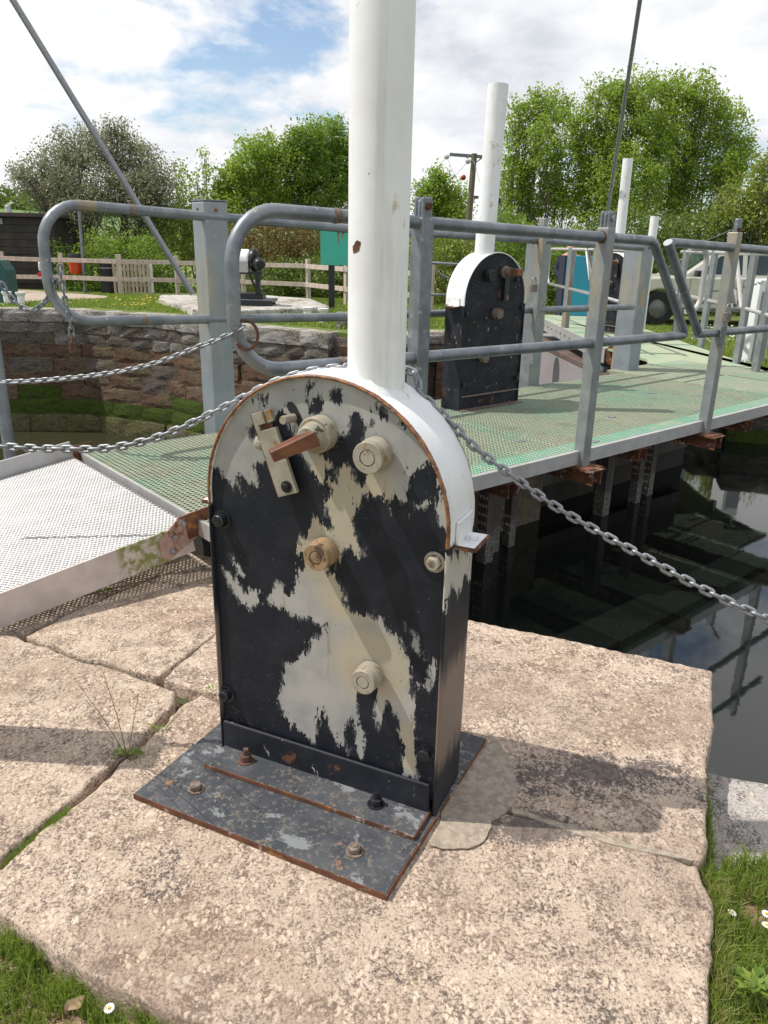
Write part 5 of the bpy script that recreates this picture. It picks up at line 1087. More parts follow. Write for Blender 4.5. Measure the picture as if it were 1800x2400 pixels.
# ---------------------------------------------------------------- telegraph poles
tg = thing('telegraph_pole', 'timber telegraph pole with dark crossarm and wires', 'telegraph pole', (fx(1092, 38), 38, GZ))
def tq(x, y, Y=38.): return aty(x, y, Y)
b_ = tq(1083, 700); tp = tq(1112, 360); m = MB(); m.tube([(b_[0], 38, GZ), tuple((b_+tp)/2), tuple(tp)], [.17, .15, .125], 14); m.build('shaft', MAT['pole_wood'], tg, world=True)
m = MB(); m.beam(tq(1054, 362), tq(1150, 369), .12, .13); m.build('crossarm', MAT['galv_dark'], tg, world=True)
for x1_, y1_ in ((1090, 366), (1132, 369)): m = MB(); m.beam(tq(x1_, y1_)-(0, .1, 0), tq(1109, 385)-(0, .12, 0), .03, .05); m.build('brace', MAT['galv_dark'], tg, world=True)
for x_, y_ in ((1047, 367), (1097, 378)): m = MB(); m.lathe([(0, -.10), (.09, -.09), (.12, -.02), (.10, .0), (.12, .04), (.09, .1), (0, .12)], tq(x_, y_, 37.8), (-1, -.3, -.2), 14); m.build('insulator', MAT['insul'], tg, world=True)
m = MB(); m.tube([tq(1101, 480), tq(1106, 470), tq(1113, 468)], .03, 8); m.lathe([(0, 0), (.1, 0), (.12, .12), (0, .14)], tq(1116, 466), (0, 0, 1), 12); m.build('street_light', MAT['galv_dark'], tg, world=True)
def wire(a, b_, sag, lab=None, parent=tg, nm='wire'):
    m = MB(); a = np.array(a); b_ = np.array(b_); m.tube([a+(b_-a)*k/14-np.array([0, 0, sag*4*(k/14)*(1-k/14)]) for k in range(15)], .010, 5); return m.build(nm, MAT['galv_dark'], parent, world=True)
wire(tq(1047, 367, 37.8), tq(930, 455, 42), .3); wire(tq(1097, 378, 37.8), tq(960, 470, 46), .4); wire(tq(1048, 370, 37.8), tq(1088, 455, 30), .05); wire(tq(1110, 375, 37.8), tq(1170, 560, 33), .1); wire(tq(1125, 369, 37.8), tq(1360, 300, 60), .6)
rb = thing('marker_ball', 'small red warning ball hanging on the wire left of the telegraph pole', 'marker ball', tq(1086, 416, 37)); m = MB(); m.lathe([(.12*math.sin(a), -.12*math.cos(a)) for a in np.linspace(0, PI, 9)], (0, 0, 0), (0, 0, 1), 14); m.build('ball', MAT['red'], rb)
t2 = thing('timber_pole', 'bare grey timber pole right of the farther white pole, without crossarm', 'pole', (fx(1182, 36), 36, GZ)); b_ = tq(1172, 700, 36); tp = tq(1199, 394, 36); m = MB(); m.tube([(b_[0], 36, GZ), tuple(tp)], [.16, .135], 14); m.build('shaft', MAT['pole_wood'], t2, world=True)
dp = thing('dark_post', 'dark upright post just right of the farther white pole', 'post', (fx(1160, 24), 24, GZ)); m = MB(); tp = aty(1160, 470, 24); m.box((fx(1158, 24), 24, (tp[2]+GZ)/2), (.12, .12, tp[2]-GZ)); m.build('shaft', MAT['galv_dark'], dp, world=True); m = MB(); m.box((tp[0], 24, tp[2]), (.3, .2, .12)); m.build('head', MAT['binblack'], dp, world=True)
# ---------------------------------------------------------------- blue cabinet and person
bc = thing('cabinet', 'bright blue cabinet with black edge behind the slanted rails', 'cabinet', (fx(1362, 15.4), 15.4, GZ)); m = MB(); z1_ = float(aty(1362, 596, 15.4)[2]); m.box((0, .25, z1_/2), (.62, .5, z1_)); m.build('body', MAT['blue'], bc, bevel=.008)
m = MB(); m.box((-.325, .25, z1_/2), (.025, .52, z1_+.01)); m.build('side_panel', MAT['navy'], bc)
pr = thing('person', 'person in a navy top leaning forward, partly hidden behind the grey posts and blue cabinet', 'person', (fx(1330, 16.3), 16.3, GZ))
def skin(name, V, E, R, mat, sub=2, parent=pr):
    me = bpy.data.meshes.new(name); me.from_pydata([tuple(v) for v in V], E, []); o = bpy.data.objects.new(name, me); COL.objects.link(o); o.parent = parent
    o.modifiers.new('skin', 'SKIN'); 
    for i, r_ in enumerate(R): me.skin_vertices[0].data[i].radius = r_ if isinstance(r_, tuple) else (r_, r_)
    me.skin_vertices[0].data[0].use_root = True
    s_ = o.modifiers.new('sub', 'SUBSURF'); s_.levels = sub; s_.render_levels = sub; me.materials.append(mat)
    o.modifiers['skin'].use_smooth_shade = True; return o
def skinned(name, V, E, R, mat, sub=2, parent=pr):
    me = bpy.data.meshes.new(name); me.from_pydata([tuple(v) for v in V], E, []); o = bpy.data.objects.new(name, me); COL.objects.link(o); o.parent = parent
    if not me.skin_vertices: 
        bpy.context.view_layer.objects.active = o
    o.modifiers.new('skin', 'SKIN')
    if not me.skin_vertices: me.skin_vertices.new() if hasattr(me.skin_vertices, 'new') else None
    for i, r_ in enumerate(R): me.skin_vertices[0].data[i].radius = r_ if isinstance(r_, tuple) else (r_, r_)
    me.skin_vertices[0].data[0].use_root = True
    s_ = o.modifiers.new('sub', 'SUBSURF'); s_.levels = sub; s_.render_levels = sub; me.materials.append(mat); return o
# whole body: pelvis, spine, neck, head, legs, arms (navy top and trousers are separate clothes over it)
BV = [(0, 0, .93), (0, -.02, 1.12), (0, -.08, 1.30), (0, -.12, 1.40), (0, -.16, 1.47), (-.02, -.20, 1.56), (-.02, -.21, 1.62),
      (-.10, 0, .88), (-.11, -.03, .50), (-.11, .02, .10), (-.11, -.12, .04), (.10, 0, .88), (.11, -.03, .50), (.11, .02, .10), (.11, -.12, .04),
      (-.19, -.10, 1.36), (-.27, -.14, 1.12), (-.22, -.34, .98), (-.19, -.42, .955), (.19, -.10, 1.36), (.26, -.14, 1.12), (.12, -.34, 1.0), (.06, -.42, .97)]
BE = [(0, 1), (1, 2), (2, 3), (3, 4), (4, 5), (5, 6), (0, 7), (7, 8), (8, 9), (9, 10), (0, 11), (11, 12), (12, 13), (13, 14), (3, 15), (15, 16), (16, 17), (17, 18), (3, 19), (19, 20), (20, 21), (21, 22)]
BR_ = [(.14, .11), (.13, .10), (.16, .11), (.12, .09), .055, (.078, .095), (.07, .085), .085, .06, .04, .04, .085, .06, .04, .04, .065, .045, .035, .03, .065, .045, .035, .03]
skinned('body', BV, BE, BR_, MAT['skin'])
cl = [i for i in range(23) if i not in (5, 6, 17, 18, 21, 22, 10, 14)]
def sub(idx, grow, name, mat):
    mp_i = {v: k for k, v in enumerate(idx)}; V = [BV[i] for i in idx]; E = [(mp_i[a], mp_i[b]) for a, b in BE if a in mp_i and b in mp_i]; R = []
    for i in idx: r_ = BR_[i]; R.append(tuple(q+grow for q in r_) if isinstance(r_, tuple) else r_+grow)
    return skinned(name, V, E, R, mat)
sub([1, 0, 2, 3, 15, 16, 19, 20, 17, 21], .016, 'jumper', MAT['navy']); sub([0, 7, 8, 9, 11, 12, 13], .014, 'trousers', MAT['binblack'])
skinned('hair', [(-.02, -.17, 1.60), (-.02, -.19, 1.66)], [(0, 1)], [(.082, .09), (.06, .07)], MAT['hair'])
for sx_, (hx, hy, hz) in ((-1, (-.19, -.42, .955)), (1, (.06, -.42, .97))):
    for k in range(5):
        a_ = (k-2)*.3; L = (.055, .07, .075, .07, .05)[k]; bx = hx+(k-2)*.016; skinned('finger', [(bx, hy, hz), (bx+math.sin(a_)*.01, hy-L*.6, hz-.01), (bx+math.sin(a_)*.014, hy-L*.9, hz-.04)], [(0, 1), (1, 2)], [.0095, .009, .008], MAT['skin'], 1)
# white square bollard post on the right bank
wq = thing('white_post', 'square white painted timber post with weathered face at the right edge', 'post', (fx(1789, 11.6), 11.6, GZ), .25); m = MB(); zt_ = float(aty(1790, 655, 11.6)[2]); m.box((0, 0, zt_/2), (.30, .30, zt_-GZ+.03)); wb = m.build('shaft', MAT['white'], wq, bevel=.012)
m = MB(); m.box((.02, -.1515, zt_/2-.05), (.23, .004, zt_-.16)); m.build('weathered_face', MAT['pole_wood'] if False else MAT['galv_bright'], wq)
chain('thin dark chain running from the white square post across in front of the car', [aty(1786, 662, 11.4), aty(1740, 672, 11.8), aty(1690, 680, 12.3), aty(1650, 684, 13)], .05, .012, MAT['galv_dark'])
wr = thing('stay_wire', 'thin wire running up to the padlocked near post across the hedge', 'wire', aty(1712, 543, 6.2)); m = MB(); m.tube([D(2.6, .02, 1.66), aty(1660, 562, 9)], .004, 6); m.build('wire', MAT['galv_dark'], wr, world=True)
# ---------------------------------------------------------------- car
cx_ = fx(1552, 17.2); car = thing('parked_car', 'champagne coloured off-road car parked on the far bank behind the rails', 'car', (cx_, 17.2, GZ))
WB = 2.75; HWC = .90
def side(pts, y0, y1, name, mat, parent, bev=.0, inset=0):
    m = MB(); n = len(pts); V = [(a, y0, b_) for a, b_ in pts]+[(a, y1, b_) for a, b_ in pts]; m.add(V, [tuple(range(n)), tuple(reversed(range(n, 2*n)))]+[(i+n, (i+1) % n+n, (i+1) % n, i) for i in range(n)]); return m.build(name, mat, parent, bevel=bev, bseg=3)
def archp(cx, r, z0, n=10): return [(cx-r*math.cos(a), z0+r*math.sin(a)) for a in np.linspace(0, PI, n)]
low = [(-.95, .36), (-.97, .62), (-.90, .88), (-.60, .98), (.30, 1.03), (1.3, 1.03), (3.2, 1.06), (3.75, 1.02), (3.82, .60), (3.75, .36)]+list(reversed(archp(WB, .40, .36)))+list(reversed(archp(0, .40, .36)))
body = side(low, 0, 2*HWC, 'body', MAT['carpaint'], car, .045)
gh = [(.42, 1.02), (1.15, 1.52), (1.45, 1.585), (3.0, 1.58), (3.55, 1.45), (3.72, 1.02)]
m = MB(); n = len(gh); ins = [0 if b_ < 1.1 else .14 for a, b_ in gh]; V = [(a, .04+i_, b_) for (a, b_), i_ in zip(gh, ins)]+[(a, 2*HWC-.04-i_, b_) for (a, b_), i_ in zip(gh, ins)]
m.add(V, [tuple(range(n)), tuple(reversed(range(n, 2*n)))]+[(i+n, (i+1) % n+n, (i+1) % n, i) for i in range(n)]); cab = m.build('cabin', MAT['carpaint'], car, bevel=.03)
def win(pts, name='window'):
    m = MB(); V = []
    for a, b_ in pts: V.append((a, .04+.14*(b_-1.02)/.5*1.0-.006, b_))
    m.add(V, [tuple(range(len(pts)))]); return m.build(name, MAT['carglass'], car)
win([(.78, 1.09), (1.25, 1.46), (1.72, 1.49), (1.72, 1.09)]); win([(1.82, 1.09), (1.82, 1.49), (2.62, 1.49), (2.62, 1.10)]); win([(2.72, 1.10), (2.72, 1.48), (3.2, 1.44), (3.42, 1.12)])
m = MB(); m.add([(.44, .2, 1.045), (.44, 1.6, 1.045), (1.15, 1.45, 1.515), (1.15, .35, 1.515)], [(3, 2, 1, 0)]); ws = m.build('windscreen', MAT['carglass'], car); ws.location = (-.012, 0, .012)
for x in (0, WB):
    m = MB(); m.lathe([(.20, -.02), (.34, -.02), (.36, .02), (.36, .20), (.34, .22), (.2, .22)], (x, .22, .36), (0, -1, 0), 28); wt = m.build('wheel', MAT['tyre'], car)
    m = MB(); m.lathe([(.21, .20), (.19, .16), (.06, .18), (0, .185)], (x, .22, .36), (0, -1, 0), 28); m.build('rim', MAT['chrome'], wt)
for x in (1.42, 2.42): m = MB(); m.box((x, -.012, .95), (.16, .03, .03)); m.build('door_handle', MAT['carpaint'], car, bevel=.006)
for a, b_ in ((.62, .42), (1.76, .42), (2.66, .75)): m = MB(); m.box((a, -.001, (b_+1.0)/2), (.008, .006, 1.0-b_)); m.build('door_gap', MAT['binblack'], car)
m = MB(); m.box((1.35, -.05, .34), (1.9, .10, .045)); m.build('side_step', MAT['chrome'], car, bevel=.01); m = MB(); m.box((.72, -.10, 1.10), (.12, .20, .13)); m.build('mirror', MAT['binblack'], car, bevel=.03)
m = MB(); m.box((-.80, .08, .80), (.22, .16, .13)); m.build('headlight', MAT['insul'], car, bevel=.03); m = MB(); m.box((1.35, -.004, .52), (1.9, .02, .08)); m.build('sill_trim', MAT['tan_metal'], car)
# ---------------------------------------------------------------- hills
hl = MB(); nx, ny = 60, 12; V = []
for j in range(ny):
    for i in range(nx):
        x = -900+1800*i/(nx-1); y = 260+50*j; e = 18*math.exp(-((x+330)/190.)**2)+10*math.exp(-((x-120)/260.)**2)+5*math.exp(-((x-520)/160)**2); h = e*min(1, max(0, (y-250)/240.)); V.append((x, y, -2+h*1.35+3*mnoise.noise(Vector((x*.01, y*.01, 0)))))
hl.add(V, [(j*nx+i, j*nx+i+1, (j+1)*nx+i+1, (j+1)*nx+i) for j in range(ny-1) for i in range(nx-1)], True); tag(hl.build('hills', MAT['field']), kind='structure')
# ================================================================== VEGETATION
def fast_mesh(name, V, F4, mat, parent=None, att=None, tri=False):
    k = 3 if tri else 4; me = bpy.data.meshes.new(name); V = np.asarray(V, np.float32); F4 = np.asarray(F4, np.int32)
    me.vertices.add(len(V)); me.vertices.foreach_set('co', V.ravel()); me.loops.add(F4.size); me.loops.foreach_set('vertex_index', F4.ravel())
    me.polygons.add(len(F4)); me.polygons.foreach_set('loop_start', np.arange(0, F4.size, k, dtype=np.int32)); me.polygons.foreach_set('loop_total', np.full(len(F4), k, np.int32))
    me.update(calc_edges=True); me.validate()
    if att is not None: a = me.attributes.new('v', 'FLOAT', 'POINT'); a.data.foreach_set('value', np.asarray(att, np.float32))
    me.materials.append(mat); o = bpy.data.objects.new(name, me); COL.objects.link(o)
    if parent is not None: o.parent = parent
    return o
def leaves(C, per, spread, size, flat=.5, aspect=.5, droop=0.):
    """C: cluster centres (n,3); returns V,F,att"""
    n = len(C); idx = np.repeat(np.arange(n), per); P = C[idx]+rng.normal(0, 1, (n*per, 3))*spread
    N_ = rng.normal(0, 1, (n*per, 3)); N_[:, 2] += flat; N_ /= np.linalg.norm(N_, axis=1)[:, None]
    A = rng.normal(0, 1, (n*per, 3)); A[:, 2] -= droop; A -= N_*(A*N_).sum(1)[:, None]; A /= np.linalg.norm(A, axis=1)[:, None]; B = np.cross(N_, A)
    s = size*rng.uniform(.6, 1.35, n*per)[:, None]; V = np.stack([P-A*s, P+B*s*aspect-A*s*.1, P+A*s, P-B*s*aspect-A*s*.1], 1).reshape(-1, 3)
    F = np.arange(n*per*4).reshape(-1, 4); cv = np.clip(rng.normal(.5, .22, n), 0, 1); at = np.clip(cv[idx]+rng.normal(0, .16, n*per), 0, 1); return V, F, np.repeat(at, 4)
def sample_lobe(c, r, n, shell=.45):
    d = rng.normal(0, 1, (n, 3)); d /= np.linalg.norm(d, axis=1)[:, None]; rad = (1-rng.uniform(0, 1, n)**1.6*(1-shell))
    w = np.array([mnoise.noise(Vector(q*1.8+c)) for q in d]); w2 = np.array([mnoise.noise(Vector(q*4.5+c*2)) for q in d]); rad = rad*(1+.45*w+.55*w2)
    return c+d*rad[:, None]*r
def tree(name, label, cat, px_base, Y, lobes, leaf, bark, per=14, dens=1., size=.075, spread=.16, group=None, limbs=26, trunk_r=.13, bases=None, twig=1, droop=0.):
    base = aty(px_base, 700, Y); base = np.array([base[0], Y, GZ]); t = thing(name, label, cat, base, 0, group); Cs_ = []
    m = MB(); bases = bases or [px_base]
    bxs = [np.array([aty(b, 700, Y)[0], Y+random.uniform(-.3, .3), GZ]) for b in bases]
    for li, (px, py, rx, ry) in enumerate(lobes):
        Yl = Y+random.uniform(-.6, .9); c = aty(px, py, Yl); k = Yl/1800.; r = np.array([rx*k, (rx+ry)*.5*k*.9, ry*k]); vol = (r[0]*r[2])
        n = max(10, int(vol*150*dens)); C = sample_lobe(c, r, n); C[:, 2] = np.maximum(C[:, 2], GZ+.05); Cs_.append(C)
        b = min(bxs, key=lambda q: abs(q[0]-c[0])); mid = b+(c-b)*np.array([.45, .5, .55])+np.array([random.uniform(-.2, .2), random.uniform(-.2, .2), 0]); rr = trunk_r*(.6+.4*random.random())
        path = smooth_path([b, b+(mid-b)*.5+np.array([random.uniform(-.12, .12), 0, .1]), mid, c+np.array([0, 0, r[2]*.25])], 5); m.tube(path, list(np.linspace(rr*.8, rr*.14, len(path))), 7)
        if twig:
            for q in C[rng.choice(len(C), min(limbs, len(C)), False)]:
                s0 = path[random.randrange(len(path)//2, len(path))]; bend = (s0+q)/2+np.array([0, 0, -.1]); m.tube(smooth_path([s0, bend, q], 3), list(np.linspace(rr*.13, .005, 7)), 4, caps=False)
    m.build('trunk', bark, t, world=True); C = np.concatenate(Cs_); V, F, at = leaves(C, per, spread, size, droop=droop); fast_mesh('crown', V-base, F, leaf, t, at); return t, len(F)
G1 = 'trees beyond the fence'
tree('grey_leaved_tree', 'wide grey-green leaved tree with several dark crooked trunks behind the left railing loop', 'tree', 255, 27, [(85, 425, 52, 34), (130, 385, 60, 42), (190, 345, 62, 46), (265, 345, 66, 44), (320, 380, 55, 46), (360, 430, 50, 50), (130, 450, 80, 45), (215, 430, 95, 60), (300, 460, 85, 60), (115, 545, 45, 40), (170, 505, 60, 40), (365, 500, 40, 48), (270, 305, 22, 20), (52, 405, 24, 14)], MAT['lf_grey'], MAT['bark'], per=28, dens=1.1, size=.046, spread=.12, group=G1, trunk_r=.13, bases=[205, 245, 265, 300], limbs=34)
tree('sapling', 'thin upright sapling group with sparse yellow-green leaves right of the grey tree', 'tree', 460, 30, [(425, 420, 22, 55), (480, 385, 12, 45), (462, 440, 20, 50), (505, 425, 16, 40), (440, 500, 45, 40), (500, 495, 40, 40)], MAT['lf_ash'], MAT['bark_lt'], per=9, dens=.8, size=.06, spread=.12, group=G1, trunk_r=.05, bases=[425, 462, 482, 505])
tree('ash_tree', 'bright green ash tree just right of the big square post', 'tree', 590, 31, [(550, 430, 36, 50), (590, 385, 40, 56), (628, 350, 28, 34), (640, 420, 50, 70), (570, 480, 60, 50), (520, 470, 30, 40)], MAT['lf_ash'], MAT['bark'], per=26, dens=1.2, size=.06, spread=.12, group=G1, trunk_r=.1, bases=[560, 600, 640], limbs=20)
tree('ash_tree', 'taller green ash tree touching the near white pole', 'tree', 760, 32, [(690, 350, 34, 44), (735, 335, 40, 44), (785, 325, 46, 44), (715, 400, 52, 60), (790, 395, 70, 62), (760, 455, 80, 50), (690, 475, 60, 46), (850, 420, 60, 60)], MAT['lf_ash2'], MAT['bark'], per=26, dens=1.1, size=.06, spread=.12, group=G1, trunk_r=.1, bases=[700, 735, 770, 800], limbs=24)
tree('field_tree', 'small round green tree left of the telegraph pole', 'tree', 1030, 44, [(1025, 425, 30, 26), (1000, 462, 30, 32), (1055, 470, 34, 36), (1030, 500, 52, 34), (1068, 520, 26, 30)], MAT['lf_ash'], MAT['bark'], per=13, dens=1.5, size=.09, spread=.18, group=G1, trunk_r=.12)
tree('ash_tree', 'left ash tree of the tall windblown group at right', 'tree', 1250, 29, [(1215, 285, 30, 42), (1262, 255, 40, 36), (1310, 250, 34, 36), (1232, 350, 50, 54), (1300, 340, 60, 60), (1200, 430, 36, 54), (1262, 440, 62, 56), (1215, 520, 50, 44), (1320, 470, 60, 50), (1160, 480, 22, 40)], MAT['lf_ash'], MAT['bark_lt'], per=28, dens=.95, size=.054, spread=.115, group=G1, trunk_r=.09, bases=[1215, 1262, 1300], limbs=26)
tree('ash_tree', 'middle and fullest ash tree of the tall windblown group at right', 'tree', 1420, 28, [(1375, 300, 44, 46), (1430, 235, 50, 40), (1490, 215, 50, 38), (1400, 370, 64, 60), (1470, 300, 74, 66), (1385, 455, 70, 56), (1475, 410, 80, 66), (1450, 490, 80, 44), (1545, 240, 50, 46), (1550, 330, 50, 56)], MAT['lf_ash'], MAT['bark_lt'], per=28, dens=1.0, size=.054, spread=.115, group=G1, trunk_r=.1, bases=[1380, 1430, 1480], limbs=26)
tree('ash_tree', 'right ash tree of the tall group, its thin branches showing', 'tree', 1610, 29, [(1590, 215, 46, 36), (1650, 235, 50, 40), (1700, 290, 50, 44), (1735, 340, 30, 30), (1620, 310, 70, 56), (1560, 420, 60, 56), (1650, 400, 80, 50), (1710, 400, 40, 40), (1600, 480, 90, 40), (1745, 370, 22, 22)], MAT['lf_ash'], MAT['bark_lt'], per=28, dens=.95, size=.055, spread=.12, group=G1, trunk_r=.1, bases=[1570, 1610, 1650], limbs=44)
def hedge(lab, Y, lobes, leaf, per=16, dens=1.2, size=.05, name='hedge', cat='hedge', grp='hedges and bushes along the lock'):
    return tree(name, lab, cat, lobes[0][0], Y, lobes, leaf, MAT['bark'], per=per, dens=dens, size=size, spread=.10, group=grp, limbs=8, trunk_r=.04, bases=[l[0] for l in lobes])
hedge('dense clipped-looking hedge behind the parked car', 21, [(1395, 575, 70, 48), (1470, 560, 80, 50), (1560, 560, 90, 52), (1650, 550, 90, 60), (1740, 540, 80, 66), (1830, 530, 80, 80), (1440, 640, 80, 60), (1560, 650, 90, 60), (1680, 650, 90, 60), (1800, 650, 90, 60), (1500, 720, 80, 40), (1620, 720, 90, 40), (1750, 720, 90, 40)], MAT['lf_hedge'], dens=2.0, per=16, size=.045)
hedge('tall olive bush at the right edge of the view', 20.5, [(1790, 420, 50, 56), (1745, 470, 60, 50), (1820, 470, 70, 80), (1700, 520, 60, 34), (1800, 385, 20, 34)], MAT['lf_yel'], name='bush', cat='bush', dens=1.3)
hedge('low green bushes behind the bins and picket gate', 25, [(185, 640, 50, 40), (240, 600, 60, 46), (320, 600, 70, 50), (380, 640, 60, 46), (150, 610, 30, 40), (290, 680, 90, 26), (390, 700, 60, 20), (200, 690, 60, 22)], MAT['lf_ash2'], name='bush', cat='bush', dens=1.4)
hedge('loose yellow-green bushes between grey tree and big square post', 27, [(410, 560, 60, 56), (470, 570, 60, 60), (440, 510, 60, 46), (380, 540, 40, 40), (520, 550, 60, 60)], MAT['lf_yel'], name='bush', cat='bush', dens=1.0)
hedge('russet brown bush behind the winch', 26, [(610, 560, 70, 50), (680, 550, 70, 50), (740, 580, 60, 60), (640, 610, 80, 50), (560, 600, 60, 50)], MAT['lf_brown'], name='bush', cat='bush', dens=1.1)
hedge('green bramble bank under the russet bush', 24.3, [(560, 640, 70, 40), (640, 660, 80, 44), (720, 650, 80, 50), (800, 640, 80, 60), (870, 640, 70, 60), (940, 640, 60, 60), (600, 700, 70, 24), (700, 705, 70, 24), (790, 710, 70, 26)], MAT['lf_hedge'], name='bush', cat='bush', dens=1.5)
hedge('mixed olive bushes behind the farther white pole', 22, [(1000, 600, 50, 60), (1050, 590, 50, 60), (1100, 620, 50, 60), (1010, 670, 60, 50), (1090, 680, 60, 50), (980, 720, 60, 40), (1170, 640, 50, 60), (1060, 730, 60, 40)], MAT['lf_yel'], name='bush', cat='bush', dens=1.4)
hedge('bright green bushes between the farther gear box and the person', 20.5, [(1190, 560, 60, 60), (1250, 590, 60, 60), (1310, 590, 60, 60), (1240, 670, 60, 50), (1300, 670, 60, 50), (1350, 620, 50, 60), (1240, 720, 60, 36), (1330, 720, 60, 36)], MAT['lf_ash2'], name='bush', cat='bush', dens=1.5)
# distant hedgerow and woods
def wood(name, Y, x0, x1, htop, n, leaf, size):
    C = []; 
    for k in range(n):
        x = rng.uniform(x0, x1); y = Y+rng.uniform(-6, 6); h = htop*(.7+.5*mnoise.noise(Vector((x*.05, Y, 0)))+.25*mnoise.noise(Vector((x*.3, Y, 3)))); C.append((x, y, rng.uniform(-.5, max(.5, h))))
    V, F, at = leaves(np.array(C), 10, size*1.8, size); o = fast_mesh(name, V, F, leaf, None, at); tag(o, kind='stuff'); return o
tag(wood('distant_hedgerow', 60, -60, 60, 2.6, 2600, MAT['lf_hedge'], .3), 'distant dark hedgerow along the field beyond the lock', 'hedgerow')
# wood on the hill at left
C = []
for k in range(1500):
    x = rng.uniform(-420, -60); y = 520+rng.uniform(-20, 60); base_h = 1.35*18*math.exp(-((x+330)/190.)**2)+1.35*10*math.exp(-((x-120)/260.)**2)-2; C.append((x, y, base_h+rng.uniform(-6, 7)))
V, F, at = leaves(np.array(C), 8, 4., 2.4); o = fast_mesh('hill_wood', V, F, MAT['lf_hedge'], None, at); tag(o, 'dark wood along the crest of the distant hill at left', 'wood', kind='stuff')
# ---------------------------------------------------------------- grass
def blades(name, P, hmin, hmax, w, mat, label, lean=.6, cat='grass'):
    n = len(P); P = np.asarray(P); a = rng.uniform(0, 2*PI, n); d = np.stack([np.cos(a), np.sin(a), np.zeros(n)], 1); h = rng.uniform(hmin, hmax, n)[:, None]
    l = rng.uniform(.1, lean, n)[:, None]; b = rng.uniform(0, 2*PI, n); q = np.stack([np.cos(b), np.sin(b), np.zeros(n)], 1); up = np.array([0, 0, 1.])
    p1 = P+(up*(1-l*.3)+q*l*.35)*h*.55; p2 = P+(up*(1-l*.75)+q*l)*h; W_ = w
    V = np.stack([P-d*W_, P+d*W_, p1-d*W_*.8, p1+d*W_*.8, p2], 1).reshape(-1, 3); i = np.arange(n)*5
    F = np.concatenate([np.stack([i, i+1, i+3], 1), np.stack([i, i+3, i+2], 1), np.stack([i+2, i+3, i+4], 1)]); at = np.repeat(np.clip(rng.normal(.5, .25, n), 0, 1), 5)
    o = fast_mesh(name, V, F, mat, None, at, tri=True); return tag(o, label, cat, kind='stuff')
S1a = np.array(S1); 
def inside(P, poly): return sdf(P[:, :2], np.array(poly)) > 0.004
def scatter(x0, x1, y0, y1, n, z, dens=None, avoid=()):
    P = np.stack([rng.uniform(x0, x1, n), rng.uniform(y0, y1, n), np.full(n, z)], 1)
    k = np.array([mnoise.noise(Vector((p[0]*7, p[1]*7, 5)))+.35*mnoise.noise(Vector((p[0]*25, p[1]*25, 9))) for p in P]); keep = k > (dens if dens is not None else -9)
    for poly in avoid: keep &= ~inside(P, poly)
    return P[keep]
def gh_(P): 
    for p in P: p[2] = -.085+.035*mnoise.noise(Vector((p[0]*5, p[1]*5, 1)))-.004
    return P
av = [[tuple(q) for q in S1], [tuple(q) for q in S2], [tuple(q) for q in S3], [tuple(q) for q in S8]]
blades('grass', gh_(scatter(.62, 1.5, .75, 2.02, 30000, 0, -.30, av)), .045, .11, .0016, MAT['grass'], 'lush green grass beside the right edge of the granite slab')
blades('dry_grass', gh_(scatter(.62, 1.5, .75, 2.02, 16000, 0, -.15, av)), .03, .07, .0015, MAT['grass_dry'], 'dry straw coloured grass in the turf at lower right')
blades('grass', gh_(scatter(-1.5, -.1, .85, 1.6, 34000, 0, -.06, av)), .035, .08, .0016, MAT['grass'], 'patchy green grass at the lower left corner over bare soil')
blades('dry_grass', gh_(scatter(-1.5, -.1, .85, 1.6, 16000, 0, -.2, av)), .02, .05, .0014, MAT['grass_dry'], 'dry grass stems on the bare soil at lower left', lean=1.1)
E1 = [Z(*p) for p in ((560, 2425), (480, 2402), (330, 2350), (200, 2285), (90, 2205), (0, 2140))]
def along(pts, n, jit):
    P = []
    for _ in range(n):
        i = random.randrange(len(pts)-1); t_ = random.random(); p = np.array(pts[i])*(1-t_)+np.array(pts[i+1])*t_; P.append((p[0]+random.gauss(0, jit), p[1]+random.gauss(0, jit), -.03))
    return np.array(P)
blades('grass_tuft', along([Z(15, 2018), Z(60, 1980), Z(100, 1948)], 900, .006), .02, .05, .0012, MAT['grass'], 'moss and grass in the crack left of the base plate, lowest tuft', cat='moss')
blades('grass_tuft', along([Z(115, 1935), Z(160, 1900)], 1100, .008), .03, .05, .0012, MAT['grass'], 'bright grass tuft in the crack left of the base plate', cat='moss')
blades('grass_tuft', along([Z(1458, 1968), Z(1472, 1975)], 160, .006), .035, .055, .0012, MAT['lf_yel'], 'tiny green tuft in the mortar joint right of the gear box', cat='moss')
P = along(E1, 2600, .018); P[:, 1] -= .022; P[:, 2] = -.075; P = P[[mnoise.noise(Vector((p[0]*16, p[1]*16, 2.))) > -.08 for p in P]]
blades('grass_tuft', P, .04, .085, .0014, MAT['grass'], 'ragged grass growing against the lower left edge of the big slab', cat='grass')
E2 = [Z(*p) for p in ((1662, 2010), (1676, 2110), (1680, 2200), (1676, 2290), (1680, 2400))]; P = along(E2, 2400, .014); P[:, 0] += .012; P[:, 2] = -.07; blades('grass_tuft', P[:1500], .05, .10, .0014, MAT['grass'], 'green grass growing against the right edge of the big slab', cat='grass'); P = P[1500:]; P = P[[mnoise.noise(Vector((p[0]*16, p[1]*16, 6.))) > -.15 for p in P]]
blades('grass_tuft', P, .05, .10, .0014, MAT['grass_dry'], 'dry grass growing against the right edge of the big slab', cat='grass')
P = along([(-9.3, 18.55), (-7, 18.6), (-4.9, 17.6), (-3, 16.0)], 1, .1)
Pf = scatter(-10, 1.5, 14.5, 23, 42000, GZ); cp_ = np.array([tuple(p) for p in cop]+[(3, 24), (-30, 24)]); keep = inside(Pf, [tuple(p) for p in cop]+[(6, 40), (-40, 40)])
